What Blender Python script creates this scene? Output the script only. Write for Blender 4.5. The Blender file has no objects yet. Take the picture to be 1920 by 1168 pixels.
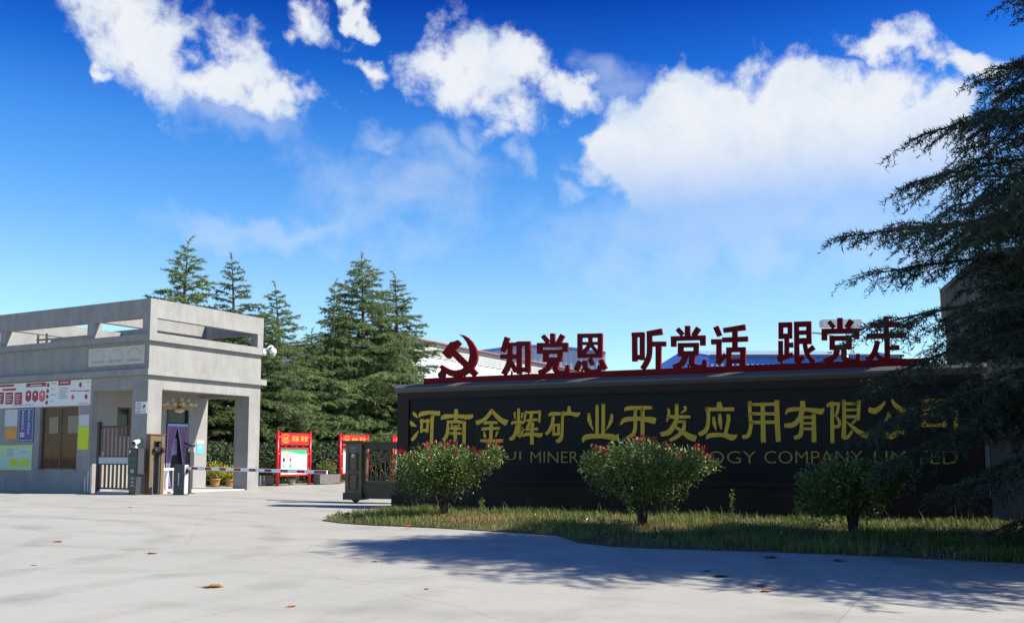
import bpy, math, random
import numpy as np
from mathutils import Vector, Matrix
sc = bpy.context.scene
col = sc.collection
RAD = math.radians
# ------------------------------------------------------------------ camera
F_PX, PITCH, PPX, PPY, EYE = 1750.0, RAD(5), 960.0, 702.0, 1.4
cd = bpy.data.cameras.new('camera'); cam = bpy.data.objects.new('camera', cd); col.objects.link(cam)
cam.location = (0, 0, EYE); cam.rotation_euler = (RAD(90) + PITCH, 0, 0)
cd.sensor_width = 36; cd.lens = 36 * F_PX / 1920; cd.shift_y = (PPY - 584) / 1920
cd.clip_start = 0.1; cd.clip_end = 3000
sc.camera = cam

def ray(x, y):
    dx = (x - PPX) / F_PX; dy = -(y - PPY) / F_PX
    return Vector((dx, math.cos(PITCH) - dy * math.sin(PITCH), math.sin(PITCH) + dy * math.cos(PITCH)))
OC = Vector((0, 0, EYE))
def ground(x, y, z=0.0):
    d = ray(x, y); return OC + d * ((z - EYE) / d.z)
def on_plane(x, y, p, n):
    d = ray(x, y); return OC + d * ((p - OC).dot(n) / d.dot(n))
def at_depth(x, y, Y):
    d = ray(x, y); return OC + d * (Y / d.y)

# ------------------------------------------------------------------ sun and sky
SUN_EL = RAD(41.0); SUN_AZ = RAD(100.0)          # azimuth measured from +Y towards +X
sd = bpy.data.lights.new('sun', 'SUN'); sd.energy = 4.8; sd.angle = RAD(0.53); sd.color = (1.0, 0.925, 0.81)
sun = bpy.data.objects.new('sun', sd); col.objects.link(sun)
sdir = Vector((math.sin(SUN_AZ) * math.cos(SUN_EL), math.cos(SUN_AZ) * math.cos(SUN_EL), math.sin(SUN_EL)))
sun.rotation_euler = sdir.to_track_quat('Z', 'Y').to_euler(); sun.location = (30, 0, 40)

world = bpy.data.worlds.new('World'); sc.world = world; world.use_nodes = True
wt = world.node_tree; wt.nodes.clear()
def wn(t, **k):
    n = wt.nodes.new(t)
    for a, b in k.items(): setattr(n, a, b)
    return n
def wl(a, b): wt.links.new(a, b)
def wmath(op, a, b=None, c=None, clamp=False):
    n = wn('ShaderNodeMath', operation=op, use_clamp=clamp)
    for i, v in enumerate((a, b, c)):
        if v is None: continue
        if isinstance(v, (int, float)): n.inputs[i].default_value = v
        else: wl(v, n.inputs[i])
    return n.outputs[0]
def wsmooth(x, lo, hi):
    n = wn('ShaderNodeMapRange', interpolation_type='SMOOTHSTEP')
    wl(x, n.inputs[0]); n.inputs[1].default_value = lo; n.inputs[2].default_value = hi
    return n.outputs[0]
sky = wn('ShaderNodeTexSky', sky_type='NISHITA', sun_disc=False, sun_elevation=SUN_EL, sun_rotation=SUN_AZ,
         air_density=1.0, dust_density=0.2, ozone_density=3.0)
tc = wn('ShaderNodeTexCoord'); sep = wn('ShaderNodeSeparateXYZ'); wl(tc.outputs['Generated'], sep.inputs[0])
az0 = wmath('ARCTAN2', sep.outputs[0], sep.outputs[1]); el = el0 = wmath('ARCSINE', sep.outputs[2]); az = az0
# clear, polarised-looking air: the blue deepens with height over the whole dome
ramp = wn('ShaderNodeValToRGB'); wl(wmath('DIVIDE', el, RAD(60)), ramp.inputs[0])
cr = ramp.color_ramp
cr.elements[0].position = 0.0; cr.elements[0].color = (1.55, 1.85, 1.9, 1)
cr.elements[1].position = 1.0; cr.elements[1].color = (0.35, 0.80, 1.5, 1)
for p, c in ((0.083, (1.5, 1.85, 1.92, 1)), (0.165, (1.35, 1.68, 1.85, 1)), (0.243, (0.80, 1.45, 1.95, 1)), (0.317, (0.42, 1.15, 1.95, 1)), (0.38, (0.11, 0.68, 1.7, 1)), (0.45, (0.02, 0.28, 1.2, 1)), (0.56, (0.05, 0.36, 1.2, 1))):
    e = cr.elements.new(p); e.color = c
mul = wn('ShaderNodeMix', data_type='RGBA', blend_type='MULTIPLY'); mul.inputs[0].default_value = 1.0
wl(sky.outputs[0], mul.inputs[6]); wl(ramp.outputs[0], mul.inputs[7])
# clouds: groups of puffs at fixed bearings, broken up by fractal noise
nz = wn('ShaderNodeTexNoise'); nz.inputs['Scale'].default_value = 13; nz.inputs['Detail'].default_value = 9; nz.inputs['Roughness'].default_value = 0.62
nz.inputs['Distortion'].default_value = 0.25
wl(tc.outputs['Generated'], nz.inputs['Vector'])
nzf = wn('ShaderNodeTexNoise'); nzf.inputs['Scale'].default_value = 42; nzf.inputs['Detail'].default_value = 9; nzf.inputs['Roughness'].default_value = 0.6
wl(tc.outputs['Generated'], nzf.inputs['Vector'])
w1 = wn('ShaderNodeTexNoise'); w1.inputs['Scale'].default_value = 9; w1.inputs['Detail'].default_value = 2; wl(tc.outputs['Generated'], w1.inputs['Vector'])
w2 = wn('ShaderNodeTexNoise'); w2.inputs['Scale'].default_value = 27; w2.inputs['Detail'].default_value = 5; wl(tc.outputs['Generated'], w2.inputs['Vector'])
s1 = wn('ShaderNodeSeparateColor'); wl(w1.outputs[1], s1.inputs[0]); s2 = wn('ShaderNodeSeparateColor'); wl(w2.outputs[1], s2.inputs[0])
def warp(x, i): return wmath('MULTIPLY_ADD', wmath('SUBTRACT', s1.outputs[i], .5), .14, wmath('MULTIPLY_ADD', wmath('SUBTRACT', s2.outputs[i], .5), .075, x))
az = warp(az0, 0); el = warp(el0, 1)
def puff(px, py, rx, rup, rdn, rot=0.0, amp=1.0, direct=None):
    if direct is None:
        d = ray(px, py); a0 = math.atan2(d.x, d.y); e0 = math.asin(d.z / d.length)
        k = 1 / F_PX
    else: a0, e0 = direct; k = 1 / F_PX
    u = wmath('SUBTRACT', az, a0); v = wmath('SUBTRACT', el, e0)
    if rot:
        c, s = math.cos(rot), math.sin(rot)
        u2 = wmath('MULTIPLY_ADD', u, c, wmath('MULTIPLY', v, s)); v2 = wmath('MULTIPLY_ADD', u, -s, wmath('MULTIPLY', v, c)); u, v = u2, v2
    a = wmath('MULTIPLY', u, 1 / (rx * k))
    b = wmath('ADD', wmath('MULTIPLY', wmath('MAXIMUM', v, 0.0), 1 / (rup * k)), wmath('MULTIPLY', wmath('MINIMUM', v, 0.0), 1 / (rdn * k)))
    r = wmath('SQRT', wmath('ADD', wmath('MULTIPLY', a, a), wmath('MULTIPLY', b, b)))
    return wmath('MULTIPLY', wmath('SUBTRACT', 1.0, r), amp)
def group(puffs):
    o = None
    for p in puffs:
        q = puff(*p) if not isinstance(p, dict) else puff(0, 0, **p)
        o = q if o is None else wmath('MAXIMUM', o, q)
    return o
rnd = random.Random(5)
elsewhere = []
for i in range(7):                                             # the same fair-weather cumulus round the rest of the dome
    a0 = RAD(60 + i * 40 + rnd.uniform(-12, 12)); a0 = (a0 + math.pi) % (2 * math.pi) - math.pi
    elsewhere.append(dict(rx=rnd.uniform(180, 330), rup=rnd.uniform(90, 150), rdn=rnd.uniform(60, 130), rot=rnd.uniform(-.3, .3), direct=(a0, RAD(rnd.uniform(22, 55)))))
crisp = group([(270, 30, 210, 120, 110, -.55), (400, 110, 190, 70, 80, -.45), (490, 160, 120, 50, 45, -.2), (580, 25, 70, 60, 55, -.3), (683, 10, 26, 26, 22),
               (700, 140, 58, 42, 36, -.2), (850, 130, 95, 92, 75, -.2), (960, 165, 130, 80, 75, -.4), (1060, 190, 95, 55, 60, -.3),
               (190, 112, 26, 24, 20), (1680, 118, 100, 45, 38, -.35), (1790, 150, 80, 38, 40, -.2)] + elsewhere)
big = group([(1300, 250, 185, 125, 230), (1440, 225, 175, 122, 260), (1590, 255, 170, 120, 260), (1710, 320, 140, 120, 220), (1215, 285, 105, 75, 150)])
soft = group([(720, 395, 230, 120, 120, .1), (690, 275, 55, 28, 30), (830, 300, 120, 45, 60), (1140, 125, 75, 55, 70, -.3), (985, 265, 40, 30, 35), (885, 245, 35, 32, 35, -.5),
              (420, 205, 210, 55, 55, -.4), (1090, 325, 45, 25, 25), (1450, 400, 520, 150, 150), (500, 430, 260, 40, 60)])
n1 = wmath('SUBTRACT', nz.outputs[0], 0.5); n2 = wmath('SUBTRACT', nzf.outputs[0], 0.5)
nn = wmath('ADD', wmath('MULTIPLY', n1, 2.3), wmath('MULTIPLY', n2, 1.5))
m1 = wsmooth(wmath('ADD', wmath('MULTIPLY', crisp, 1.2), nn), -0.05, 0.8)
m2 = wmath('MULTIPLY', wsmooth(el0, math.asin(ray(1400, 500).normalized().z), math.asin(ray(1400, 215).normalized().z)), wsmooth(wmath('ADD', wmath('MULTIPLY', big, 1.75), wmath('MULTIPLY', nn, 0.62)), 0.0, 0.62))
m3 = wmath('MULTIPLY', wsmooth(wmath('ADD', soft, wmath('MULTIPLY', nn, 0.6)), -0.15, 1.0), 0.40)
mask = wmath('MAXIMUM', wmath('MAXIMUM', m1, m2), m3)
mask = wmath('MULTIPLY', mask, 0.96)
shade = wsmooth(wmath('ADD', wmath('MULTIPLY', wmath('MAXIMUM', crisp, big), 0.6), wmath('MULTIPLY', nn, -0.8)), -0.4, 0.75)
cc = wn('ShaderNodeMix', data_type='RGBA'); wl(shade, cc.inputs[0])
cc.inputs[6].default_value = (6.5, 7.5, 8.6, 1); cc.inputs[7].default_value = (8.4, 8.6, 8.9, 1)
mx = wn('ShaderNodeMix', data_type='RGBA'); wl(mask, mx.inputs[0]); wl(mul.outputs[2], mx.inputs[6]); wl(cc.outputs[2], mx.inputs[7])
bg = wn('ShaderNodeBackground'); bg.inputs['Strength'].default_value = 0.058; wl(mx.outputs[2], bg.inputs['Color'])
wo = wn('ShaderNodeOutputWorld'); wl(bg.outputs[0], wo.inputs['Surface'])
world.cycles.sampling_method = 'MANUAL'; world.cycles.sample_map_resolution = 512

vs = sc.view_settings
vs.view_transform = 'Standard'; vs.look = 'None'; vs.gamma = 1.0; vs.exposure = 0.88; vs.use_curve_mapping = False
sc.cycles.use_denoising = True
sc.cycles.max_bounces = 6; sc.cycles.transparent_max_bounces = 8

# ------------------------------------------------------------------ materials
MATS = {}
def mat(name, base, rough=0.6, var=0.0, vscale=4.0, bump=0.0, bscale=60.0, metal=0.0, spec=0.4, trans=0.0, emit=0.0, streak=0.0, base2=None, coat=0.0):
    if name in MATS: return MATS[name]
    m = bpy.data.materials.new(name); m.use_nodes = True; nt = m.node_tree; N = nt.nodes
    b = N['Principled BSDF']; out = N['Material Output']
    b.inputs['Roughness'].default_value = rough; b.inputs['Metallic'].default_value = metal
    b.inputs['Specular IOR Level'].default_value = spec; b.inputs['Coat Weight'].default_value = coat
    b.inputs['Base Color'].default_value = (*base, 1)
    t = N.new('ShaderNodeTexCoord')
    src = None
    if var > 0 or base2:
        n = N.new('ShaderNodeTexNoise'); n.inputs['Scale'].default_value = vscale; n.inputs['Detail'].default_value = 7; n.inputs['Roughness'].default_value = 0.65
        nt.links.new(t.outputs['Object'], n.inputs['Vector'])
        r = N.new('ShaderNodeValToRGB'); nt.links.new(n.outputs[0], r.inputs[0])
        r.color_ramp.elements[0].position = 0.3; r.color_ramp.elements[1].position = 0.7
        b2 = base2 or base
        r.color_ramp.elements[0].color = (*[c * (1 - var) for c in base], 1); r.color_ramp.elements[1].color = (*[min(1, c * (1 + var)) for c in b2], 1)
        src = r.outputs[0]
    if streak > 0:
        mp = N.new('ShaderNodeMapping'); mp.inputs['Scale'].default_value = (1.5, 1.5, 0.28); nt.links.new(t.outputs['Object'], mp.inputs['Vector'])
        n = N.new('ShaderNodeTexNoise'); n.inputs['Scale'].default_value = 1.6; n.inputs['Detail'].default_value = 8; n.inputs['Roughness'].default_value = 0.7
        nt.links.new(mp.outputs[0], n.inputs['Vector'])
        r = N.new('ShaderNodeValToRGB'); nt.links.new(n.outputs[0], r.inputs[0])
        r.color_ramp.elements[0].position = 0.32; r.color_ramp.elements[1].position = 0.62
        k = 1 - streak
        r.color_ramp.elements[0].color = (k, k, k * 0.97, 1); r.color_ramp.elements[1].color = (1, 1, 1, 1)
        x = N.new('ShaderNodeMix'); x.data_type = 'RGBA'; x.blend_type = 'MULTIPLY'; x.inputs[0].default_value = 1
        if src: nt.links.new(src, x.inputs[6])
        else: x.inputs[6].default_value = (*base, 1)
        nt.links.new(r.outputs[0], x.inputs[7]); src = x.outputs[2]
    if src: nt.links.new(src, b.inputs['Base Color'])
    if bump > 0:
        n = N.new('ShaderNodeTexNoise'); n.inputs['Scale'].default_value = bscale; n.inputs['Detail'].default_value = 5
        nt.links.new(t.outputs['Object'], n.inputs['Vector'])
        bp = N.new('ShaderNodeBump'); bp.inputs['Strength'].default_value = bump; bp.inputs['Distance'].default_value = 0.02
        nt.links.new(n.outputs[0], bp.inputs['Height']); nt.links.new(bp.outputs[0], b.inputs['Normal'])
    if emit > 0:
        b.inputs['Emission Color'].default_value = (*base, 1); b.inputs['Emission Strength'].default_value = emit
    if trans > 0:
        tr = N.new('ShaderNodeBsdfTranslucent'); ms = N.new('ShaderNodeMixShader'); ms.inputs[0].default_value = trans
        if src: nt.links.new(src, tr.inputs[0])
        else: tr.inputs[0].default_value = (*base, 1)
        nt.links.new(b.outputs[0], ms.inputs[1]); nt.links.new(tr.outputs[0], ms.inputs[2]); nt.links.new(ms.outputs[0], out.inputs['Surface'])
    MATS[name] = m
    return m

def concrete_mat():
    m = bpy.data.materials.new('concrete_apron'); m.use_nodes = True; nt = m.node_tree; N = nt.nodes; L = nt.links
    b = N['Principled BSDF']; b.inputs['Roughness'].default_value = 0.75; b.inputs['Specular IOR Level'].default_value = 0.25
    t = N.new('ShaderNodeTexCoord')
    def noise(s, d, vec=None, r=0.6):
        n = N.new('ShaderNodeTexNoise'); n.inputs['Scale'].default_value = s; n.inputs['Detail'].default_value = d; n.inputs['Roughness'].default_value = r
        L.new(vec or t.outputs['Object'], n.inputs['Vector']); return n.outputs[0]
    def rampc(x, p0, c0, p1, c1):
        r = N.new('ShaderNodeValToRGB'); L.new(x, r.inputs[0]); e = r.color_ramp.elements
        e[0].position = p0; e[0].color = (*c0, 1); e[1].position = p1; e[1].color = (*c1, 1); return r.outputs[0]
    def mulc(a, c, f=1.0):
        x = N.new('ShaderNodeMix'); x.data_type = 'RGBA'; x.blend_type = 'MULTIPLY'; x.inputs[0].default_value = f
        L.new(a, x.inputs[6]); L.new(c, x.inputs[7]); return x.outputs[2]
    c = rampc(noise(0.35, 6), 0.3, (0.362, 0.355, 0.310), 0.7, (0.412, 0.405, 0.357))
    c = mulc(c, rampc(noise(9, 8, r=0.75), 0.25, (0.90, 0.90, 0.90), 0.6, (1, 1, 1)))
    c = mulc(c, rampc(noise(120, 3), 0.3, (0.90, 0.90, 0.90), 0.55, (1, 1, 1)))
    # tyre sweeps: arcs worn by vehicles turning into the gate
    for (cx, cy, w, sc_, k) in ((-14.0, 14.0, 0.9, 1.0, 0.84), (4.0, 44.0, 1.1, 0.8, 0.88)):
        mp = N.new('ShaderNodeMapping'); mp.inputs['Location'].default_value = (-cx, -cy, 0); L.new(t.outputs['Object'], mp.inputs['Vector'])
        wv = N.new('ShaderNodeTexWave'); wv.wave_type = 'RINGS'; wv.rings_direction = 'Z'; wv.inputs['Scale'].default_value = 0.17 * sc_
        wv.inputs['Distortion'].default_value = 0.8; wv.inputs['Detail'].default_value = 2; wv.inputs['Detail Scale'].default_value = 0.3
        L.new(mp.outputs[0], wv.inputs['Vector'])
        mm = N.new('ShaderNodeMath'); mm.operation = 'MULTIPLY'; L.new(wv.outputs[1], mm.inputs[0])
        L.new(noise(1.1, 4), mm.inputs[1])
        c = mulc(c, rampc(mm.outputs[0], 0.36, (1, 1, 1), 0.62, (k, k, k * 1.005)))
    # slab joints and a few hairline cracks
    br = N.new('ShaderNodeTexBrick'); br.offset = 0.0; br.inputs['Scale'].default_value = 1.0; br.inputs['Brick Width'].default_value = 5.0; br.inputs['Row Height'].default_value = 5.5
    br.inputs['Mortar Size'].default_value = 0.011; br.inputs['Mortar Smooth'].default_value = 0.3
    br.inputs['Color1'].default_value = br.inputs['Color2'].default_value = (1, 1, 1, 1); br.inputs['Mortar'].default_value = (0.74, 0.73, 0.72, 1)
    mp = N.new('ShaderNodeMapping'); mp.inputs['Rotation'].default_value = (0, 0, RAD(27)); mp.inputs['Location'].default_value = (1.2, 2.2, 0)
    L.new(t.outputs['Object'], mp.inputs['Vector']); L.new(mp.outputs[0], br.inputs['Vector'])
    c = mulc(c, br.outputs[0], 0.75)
    vo = N.new('ShaderNodeTexVoronoi'); vo.feature = 'DISTANCE_TO_EDGE'; vo.inputs['Scale'].default_value = 0.16
    dv = N.new('ShaderNodeMix'); dv.data_type = 'VECTOR'; dv.inputs[0].default_value = 0.35
    nv = N.new('ShaderNodeTexNoise'); nv.inputs['Scale'].default_value = 0.9; nv.inputs['Detail'].default_value = 6; L.new(t.outputs['Object'], nv.inputs['Vector'])
    L.new(t.outputs['Object'], dv.inputs[4]); L.new(nv.outputs[1], dv.inputs[5]); L.new(dv.outputs[1], vo.inputs['Vector'])
    c = mulc(c, rampc(vo.outputs[0], 0.0012, (0.84, 0.83, 0.82), 0.003, (1, 1, 1)), 0.7)
    sp_ = N.new('ShaderNodeTexVoronoi'); sp_.inputs['Scale'].default_value = 2.3; L.new(t.outputs['Object'], sp_.inputs['Vector'])
    c = mulc(c, rampc(sp_.outputs[0], 0.012, (0.45, 0.42, 0.38), 0.03, (1, 1, 1)), 0.8)
    c = mulc(c, rampc(noise(0.8, 9, r=0.8), 0.62, (1, 1, 1), 0.80, (0.90, 0.89, 0.87)))
    L.new(c, b.inputs['Base Color'])
    bp = N.new('ShaderNodeBump'); bp.inputs['Strength'].default_value = 0.25; bp.inputs['Distance'].default_value = 0.004
    L.new(noise(90, 6), bp.inputs['Height']); L.new(bp.outputs[0], b.inputs['Normal'])
    return m

STUCCO = mat('grey_stucco', (0.292, 0.290, 0.277), 0.85, var=0.10, vscale=1.3, bump=0.25, bscale=70, streak=0.20, spec=0.2)
STUCCO_IN = mat('porch_plaster', (0.285, 0.28, 0.265), 0.85, var=0.09, vscale=1.5, bump=0.2, spec=0.2)
GRANITE = mat('polished_dark_granite', (0.006, 0.006, 0.0075), 0.42, var=0.5, vscale=90, spec=0.16)
GRANITE_R = mat('brown_granite', (0.024, 0.0105, 0.0085), 0.5, var=0.35, vscale=110, spec=0.2)
CAPSTONE = mat('grey_cap_stone', (0.10, 0.095, 0.095), 0.6, var=0.2, vscale=30)
GOLD = mat('gold_paint', (0.62, 0.40, 0.028), 0.45, var=0.10, vscale=5, spec=0.3)
GOLD_THIN = mat('faded_gold_paint', (0.36, 0.28, 0.05), 0.5, var=0.15, vscale=5, spec=0.3)
RED = mat('red_letter_paint', (0.165, 0.002, 0.004), 0.55, var=0.12, vscale=3, spec=0.12)
BOARD_RED = mat('red_board_paint', (0.44, 0.007, 0.014), 0.35, var=0.06, vscale=3)
WHITE = mat('white_print', (0.66, 0.67, 0.66), 0.5, var=0.03, vscale=6)
YELLOW = mat('yellow_print', (0.66, 0.38, 0.03), 0.5)
BRONZE = mat('bronze_gate_paint', (0.105, 0.082, 0.047), 0.42, var=0.2, vscale=6, metal=0.35)
BRONZE_D = mat('dark_bronze', (0.05, 0.04, 0.026), 0.45, var=0.2, vscale=7, metal=0.35)
BLACK = mat('black_powder_coat', (0.015, 0.015, 0.017), 0.45)
DKGREY = mat('dark_grey_metal', (0.045, 0.047, 0.05), 0.45, var=0.1)
LTGREY = mat('light_grey_metal', (0.45, 0.46, 0.47), 0.4, var=0.06)
WHITEMETAL = mat('white_enamel', (0.75, 0.75, 0.74), 0.35, var=0.04)
WOODBROWN = mat('brown_timber_paint', (0.15, 0.095, 0.05), 0.6, var=0.3, vscale=9, streak=0.25)
FENCE = mat('brown_fence_paint', (0.15, 0.075, 0.045), 0.5, var=0.2, vscale=6)
GLASS = mat('dark_window_glass', (0.02, 0.024, 0.026), 0.1, spec=0.3)
CURTAIN = mat('brown_curtain', (0.085, 0.028, 0.011), 0.9, var=0.25, vscale=3, spec=0.05)
PURPLE = mat('purple_curtain', (0.32, 0.17, 0.33), 0.8, var=0.18, vscale=7, trans=0.2)
BLUEEDGE = mat('pale_blue_trim', (0.30, 0.42, 0.75), 0.7)
BLUE = mat('blue_sign_print', (0.015, 0.022, 0.19), 0.4)
LIME = mat('lime_paper', (0.52, 0.62, 0.02), 0.7, var=0.06)
PALEGREEN = mat('pale_green_print', (0.42, 0.56, 0.46), 0.6, var=0.06)
ORANGE = mat('orange_notice', (0.62, 0.27, 0.03), 0.6, var=0.1)
PAPER = mat('paper', (0.52, 0.53, 0.53), 0.8, var=0.1, vscale=8)
CREAM = mat('curtain_paper', (0.19, 0.14, 0.10), 0.8, var=0.15)
DKRED = mat('dark_red_print', (0.30, 0.012, 0.02), 0.5)
PINKRED = mat('pink_red_print', (0.62, 0.08, 0.09), 0.5)
TEXTGREY = mat('grey_print', (0.22, 0.22, 0.24), 0.6)
BLACKP = mat('black_print', (0.02, 0.02, 0.022), 0.6)
GREENP = mat('green_print', (0.03, 0.38, 0.16), 0.5)
CYANP = mat('cyan_print', (0.10, 0.50, 0.62), 0.5)
LED = mat('green_led', (0.0, 0.20, 0.07), 0.5, emit=0.15)
LEDR = mat('red_led', (0.30, 0.005, 0.02), 0.5, emit=0.15)
PLAQUE = mat('pale_plaque_stone', (0.46, 0.45, 0.36), 0.5, var=0.08)
BARK = mat('cedar_bark', (0.075, 0.055, 0.042), 0.9, var=0.3, vscale=8, bump=0.5, bscale=25)
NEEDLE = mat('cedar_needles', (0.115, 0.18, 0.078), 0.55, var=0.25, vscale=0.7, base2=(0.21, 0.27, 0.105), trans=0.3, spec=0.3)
def vary(m, lo=.72, hi=1.25):
    nt = m.node_tree; b = nt.nodes['Principled BSDF']; src = b.inputs['Base Color'].links[0].from_socket
    oi = nt.nodes.new('ShaderNodeObjectInfo'); mr = nt.nodes.new('ShaderNodeMapRange'); mr.inputs[3].default_value = lo; mr.inputs[4].default_value = hi; nt.links.new(oi.outputs['Random'], mr.inputs[0])
    vm = nt.nodes.new('ShaderNodeVectorMath'); vm.operation = 'SCALE'; nt.links.new(src, vm.inputs[0]); nt.links.new(mr.outputs[0], vm.inputs['Scale'])
    for l in list(src.links):
        if l.to_node != vm: nt.links.new(vm.outputs[0], l.to_socket)
vary(NEEDLE)
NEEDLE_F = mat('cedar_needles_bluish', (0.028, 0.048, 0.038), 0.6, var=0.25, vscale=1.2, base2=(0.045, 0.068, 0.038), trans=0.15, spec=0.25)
LEAF = mat('photinia_leaf', (0.05, 0.10, 0.02), 0.40, var=0.3, vscale=3.0, base2=(0.14, 0.19, 0.045), trans=0.18, spec=0.38)
REDLEAF = mat('photinia_red_leaf', (0.38, 0.016, 0.022), 0.35, var=0.35, vscale=9, trans=0.25, spec=0.5)
TWIG = mat('shrub_stem', (0.05, 0.038, 0.03), 0.9, var=0.3, vscale=12)
SHADE_HEDGE = mat('shade_hedge_leaf', (0.035, 0.06, 0.025), 0.6, var=0.35, vscale=2.0, trans=0.1)
GRASS = mat('grass_blade', (0.07, 0.125, 0.022), 0.6, var=0.3, vscale=1.6, base2=(0.19, 0.225, 0.06), trans=0.3, spec=0.25)
DRYGRASS = mat('dry_grass', (0.30, 0.20, 0.085), 0.8, var=0.3, vscale=6, trans=0.2)
SOIL = mat('soil', (0.075, 0.06, 0.035), 0.95, var=0.4, vscale=3, bump=0.6, bscale=30)
POTCLAY = mat('ochre_pot_glaze', (0.40, 0.20, 0.06), 0.4, var=0.2)
POTPLANT = mat('yellow_green_leaf', (0.24, 0.30, 0.03), 0.5, var=0.35, vscale=6, base2=(0.42, 0.36, 0.03), trans=0.25)
PLANTER = mat('grey_planter_board', (0.13, 0.125, 0.12), 0.7, var=0.2, vscale=8)
DRYLEAF = mat('dry_leaf', (0.33, 0.15, 0.045), 0.8, var=0.35, vscale=40, trans=0.15)
DRYLEAF_D = mat('dark_dry_leaf', (0.10, 0.07, 0.045), 0.85, var=0.35, vscale=40)
REDDRY = mat('red_dry_leaf', (0.38, 0.07, 0.025), 0.8, var=0.3, vscale=40)
SHED = mat('grey_shed_cladding', (0.42, 0.43, 0.41), 0.6, var=0.08, vscale=0.6, streak=0.12)
PANE = mat('hazy_pane', (0.50, 0.58, 0.58), 0.25, var=0.18, vscale=0.4, spec=0.5)
MULL = mat('white_mullion', (0.78, 0.79, 0.78), 0.5)
SHEDBLUE = mat('pale_blue_cladding', (0.34, 0.41, 0.50), 0.5, var=0.05, vscale=0.5)
DEEPBLUE = mat('deep_blue_cladding', (0.025, 0.14, 0.60), 0.45, var=0.05, vscale=0.4)
ROOFBLUE = mat('grey_blue_roof_sheet', (0.24, 0.36, 0.50), 0.4, var=0.06, vscale=0.4)
EAVE = mat('dark_eave', (0.05, 0.055, 0.06), 0.6)
HOUSEGREY = mat('weathered_render', (0.085, 0.085, 0.088), 0.85, var=0.15, vscale=0.9, streak=0.3)
CHAND = mat('brass', (0.52, 0.36, 0.12), 0.35, metal=0.7, var=0.1)
SHADEGLASS = mat('frosted_lamp_glass', (0.62, 0.55, 0.42), 0.4, trans=0.3)

# ------------------------------------------------------------------ mesh helpers
class MB:
    def __init__(s): s.v = []; s.f = []
    def add(s, vs, fs):
        o = len(s.v); s.v += [tuple(p) for p in vs]; s.f += [tuple(i + o for i in f) for f in fs]; return s
    def box(s, x0, x1, y0, y1, z0, z1, M=None):
        vs = [Vector((x, y, z)) for z in (z0, z1) for x, y in ((x0, y0), (x1, y0), (x1, y1), (x0, y1))]
        if M: vs = [M @ p for p in vs]
        return s.add(vs, [(3, 2, 1, 0), (4, 5, 6, 7), (0, 1, 5, 4), (1, 2, 6, 5), (2, 3, 7, 6), (3, 0, 4, 7)])
    def bevbox(s, x0, x1, y0, y1, z0, z1, b=0.01):
        # box with chamfered vertical and top edges
        def ring(i, z): return [(x0 + i, y0 + i + b, z), (x0 + i + b, y0 + i, z), (x1 - i - b, y0 + i, z), (x1 - i, y0 + i + b, z), (x1 - i, y1 - i - b, z), (x1 - i - b, y1 - i, z), (x0 + i + b, y1 - i, z), (x0 + i, y1 - i - b, z)]
        rs = [ring(0, z0), ring(0, z1 - b), ring(b, z1)]
        vs = sum(rs, []); fs = [tuple(range(7, -1, -1)), tuple(range(16, 24))]
        for r in range(2):
            for k in range(8): fs.append((r * 8 + k, r * 8 + (k + 1) % 8, r * 8 + 8 + (k + 1) % 8, r * 8 + 8 + k))
        return s.add(vs, fs)
    def prism(s, poly, d0, d1, fn):
        """poly: 2D outline; fn(a, b, d) -> 3D point"""
        n = len(poly); ar = sum(poly[i][0] * poly[(i + 1) % n][1] - poly[(i + 1) % n][0] * poly[i][1] for i in range(n))
        if ar < 0: poly = poly[::-1]
        vs = [fn(a, b, d0) for a, b in poly] + [fn(a, b, d1) for a, b in poly]
        fs = [tuple(range(n - 1, -1, -1)), tuple(range(n, 2 * n))] + [(i, (i + 1) % n, n + (i + 1) % n, n + i) for i in range(n)]
        return s.add(vs, fs)
    def tube(s, pts, rads, n=8, cap=True):
        pts = [Vector(p) for p in pts]; rings = []
        for i, p in enumerate(pts):
            d = (pts[min(i + 1, len(pts) - 1)] - pts[max(i - 1, 0)]).normalized()
            a = Vector((0, 0, 1)) if abs(d.z) < 0.9 else Vector((1, 0, 0))
            x = d.cross(a).normalized(); y = d.cross(x)
            r = rads[i] if isinstance(rads, (list, tuple)) else rads
            rings.append([p + (x * math.cos(2 * math.pi * k / n) + y * math.sin(2 * math.pi * k / n)) * r for k in range(n)])
        vs = sum(rings, []); fs = []
        for i in range(len(pts) - 1):
            for k in range(n): fs.append((i * n + k, i * n + (k + 1) % n, (i + 1) * n + (k + 1) % n, (i + 1) * n + k))
        if cap: fs += [tuple(range(n - 1, -1, -1)), tuple(range((len(pts) - 1) * n, len(pts) * n))]
        return s.add(vs, fs)
    def lathe(s, prof, n=16, c=(0, 0, 0)):
        vs = []; fs = []
        for r, z in prof: vs += [(c[0] + r * math.cos(2 * math.pi * k / n), c[1] + r * math.sin(2 * math.pi * k / n), c[2] + z) for k in range(n)]
        for i in range(len(prof) - 1):
            for k in range(n): fs.append((i * n + k, i * n + (k + 1) % n, (i + 1) * n + (k + 1) % n, (i + 1) * n + k))
        fs += [tuple(range(n - 1, -1, -1)), tuple(range((len(prof) - 1) * n, len(prof) * n))]
        return s.add(vs, fs)
    def build(s, name, m, parent=None, smooth=False):
        me = bpy.data.meshes.new(name); me.from_pydata(s.v, [], s.f); me.update()
        me.materials.append(m)
        if smooth: me.polygons.foreach_set('use_smooth', [True] * len(me.polygons))
        return link(name, me, parent)
def link(name, data, parent=None):
    o = bpy.data.objects.new(name, data); col.objects.link(o)
    if parent: o.parent = parent
    return o
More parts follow.
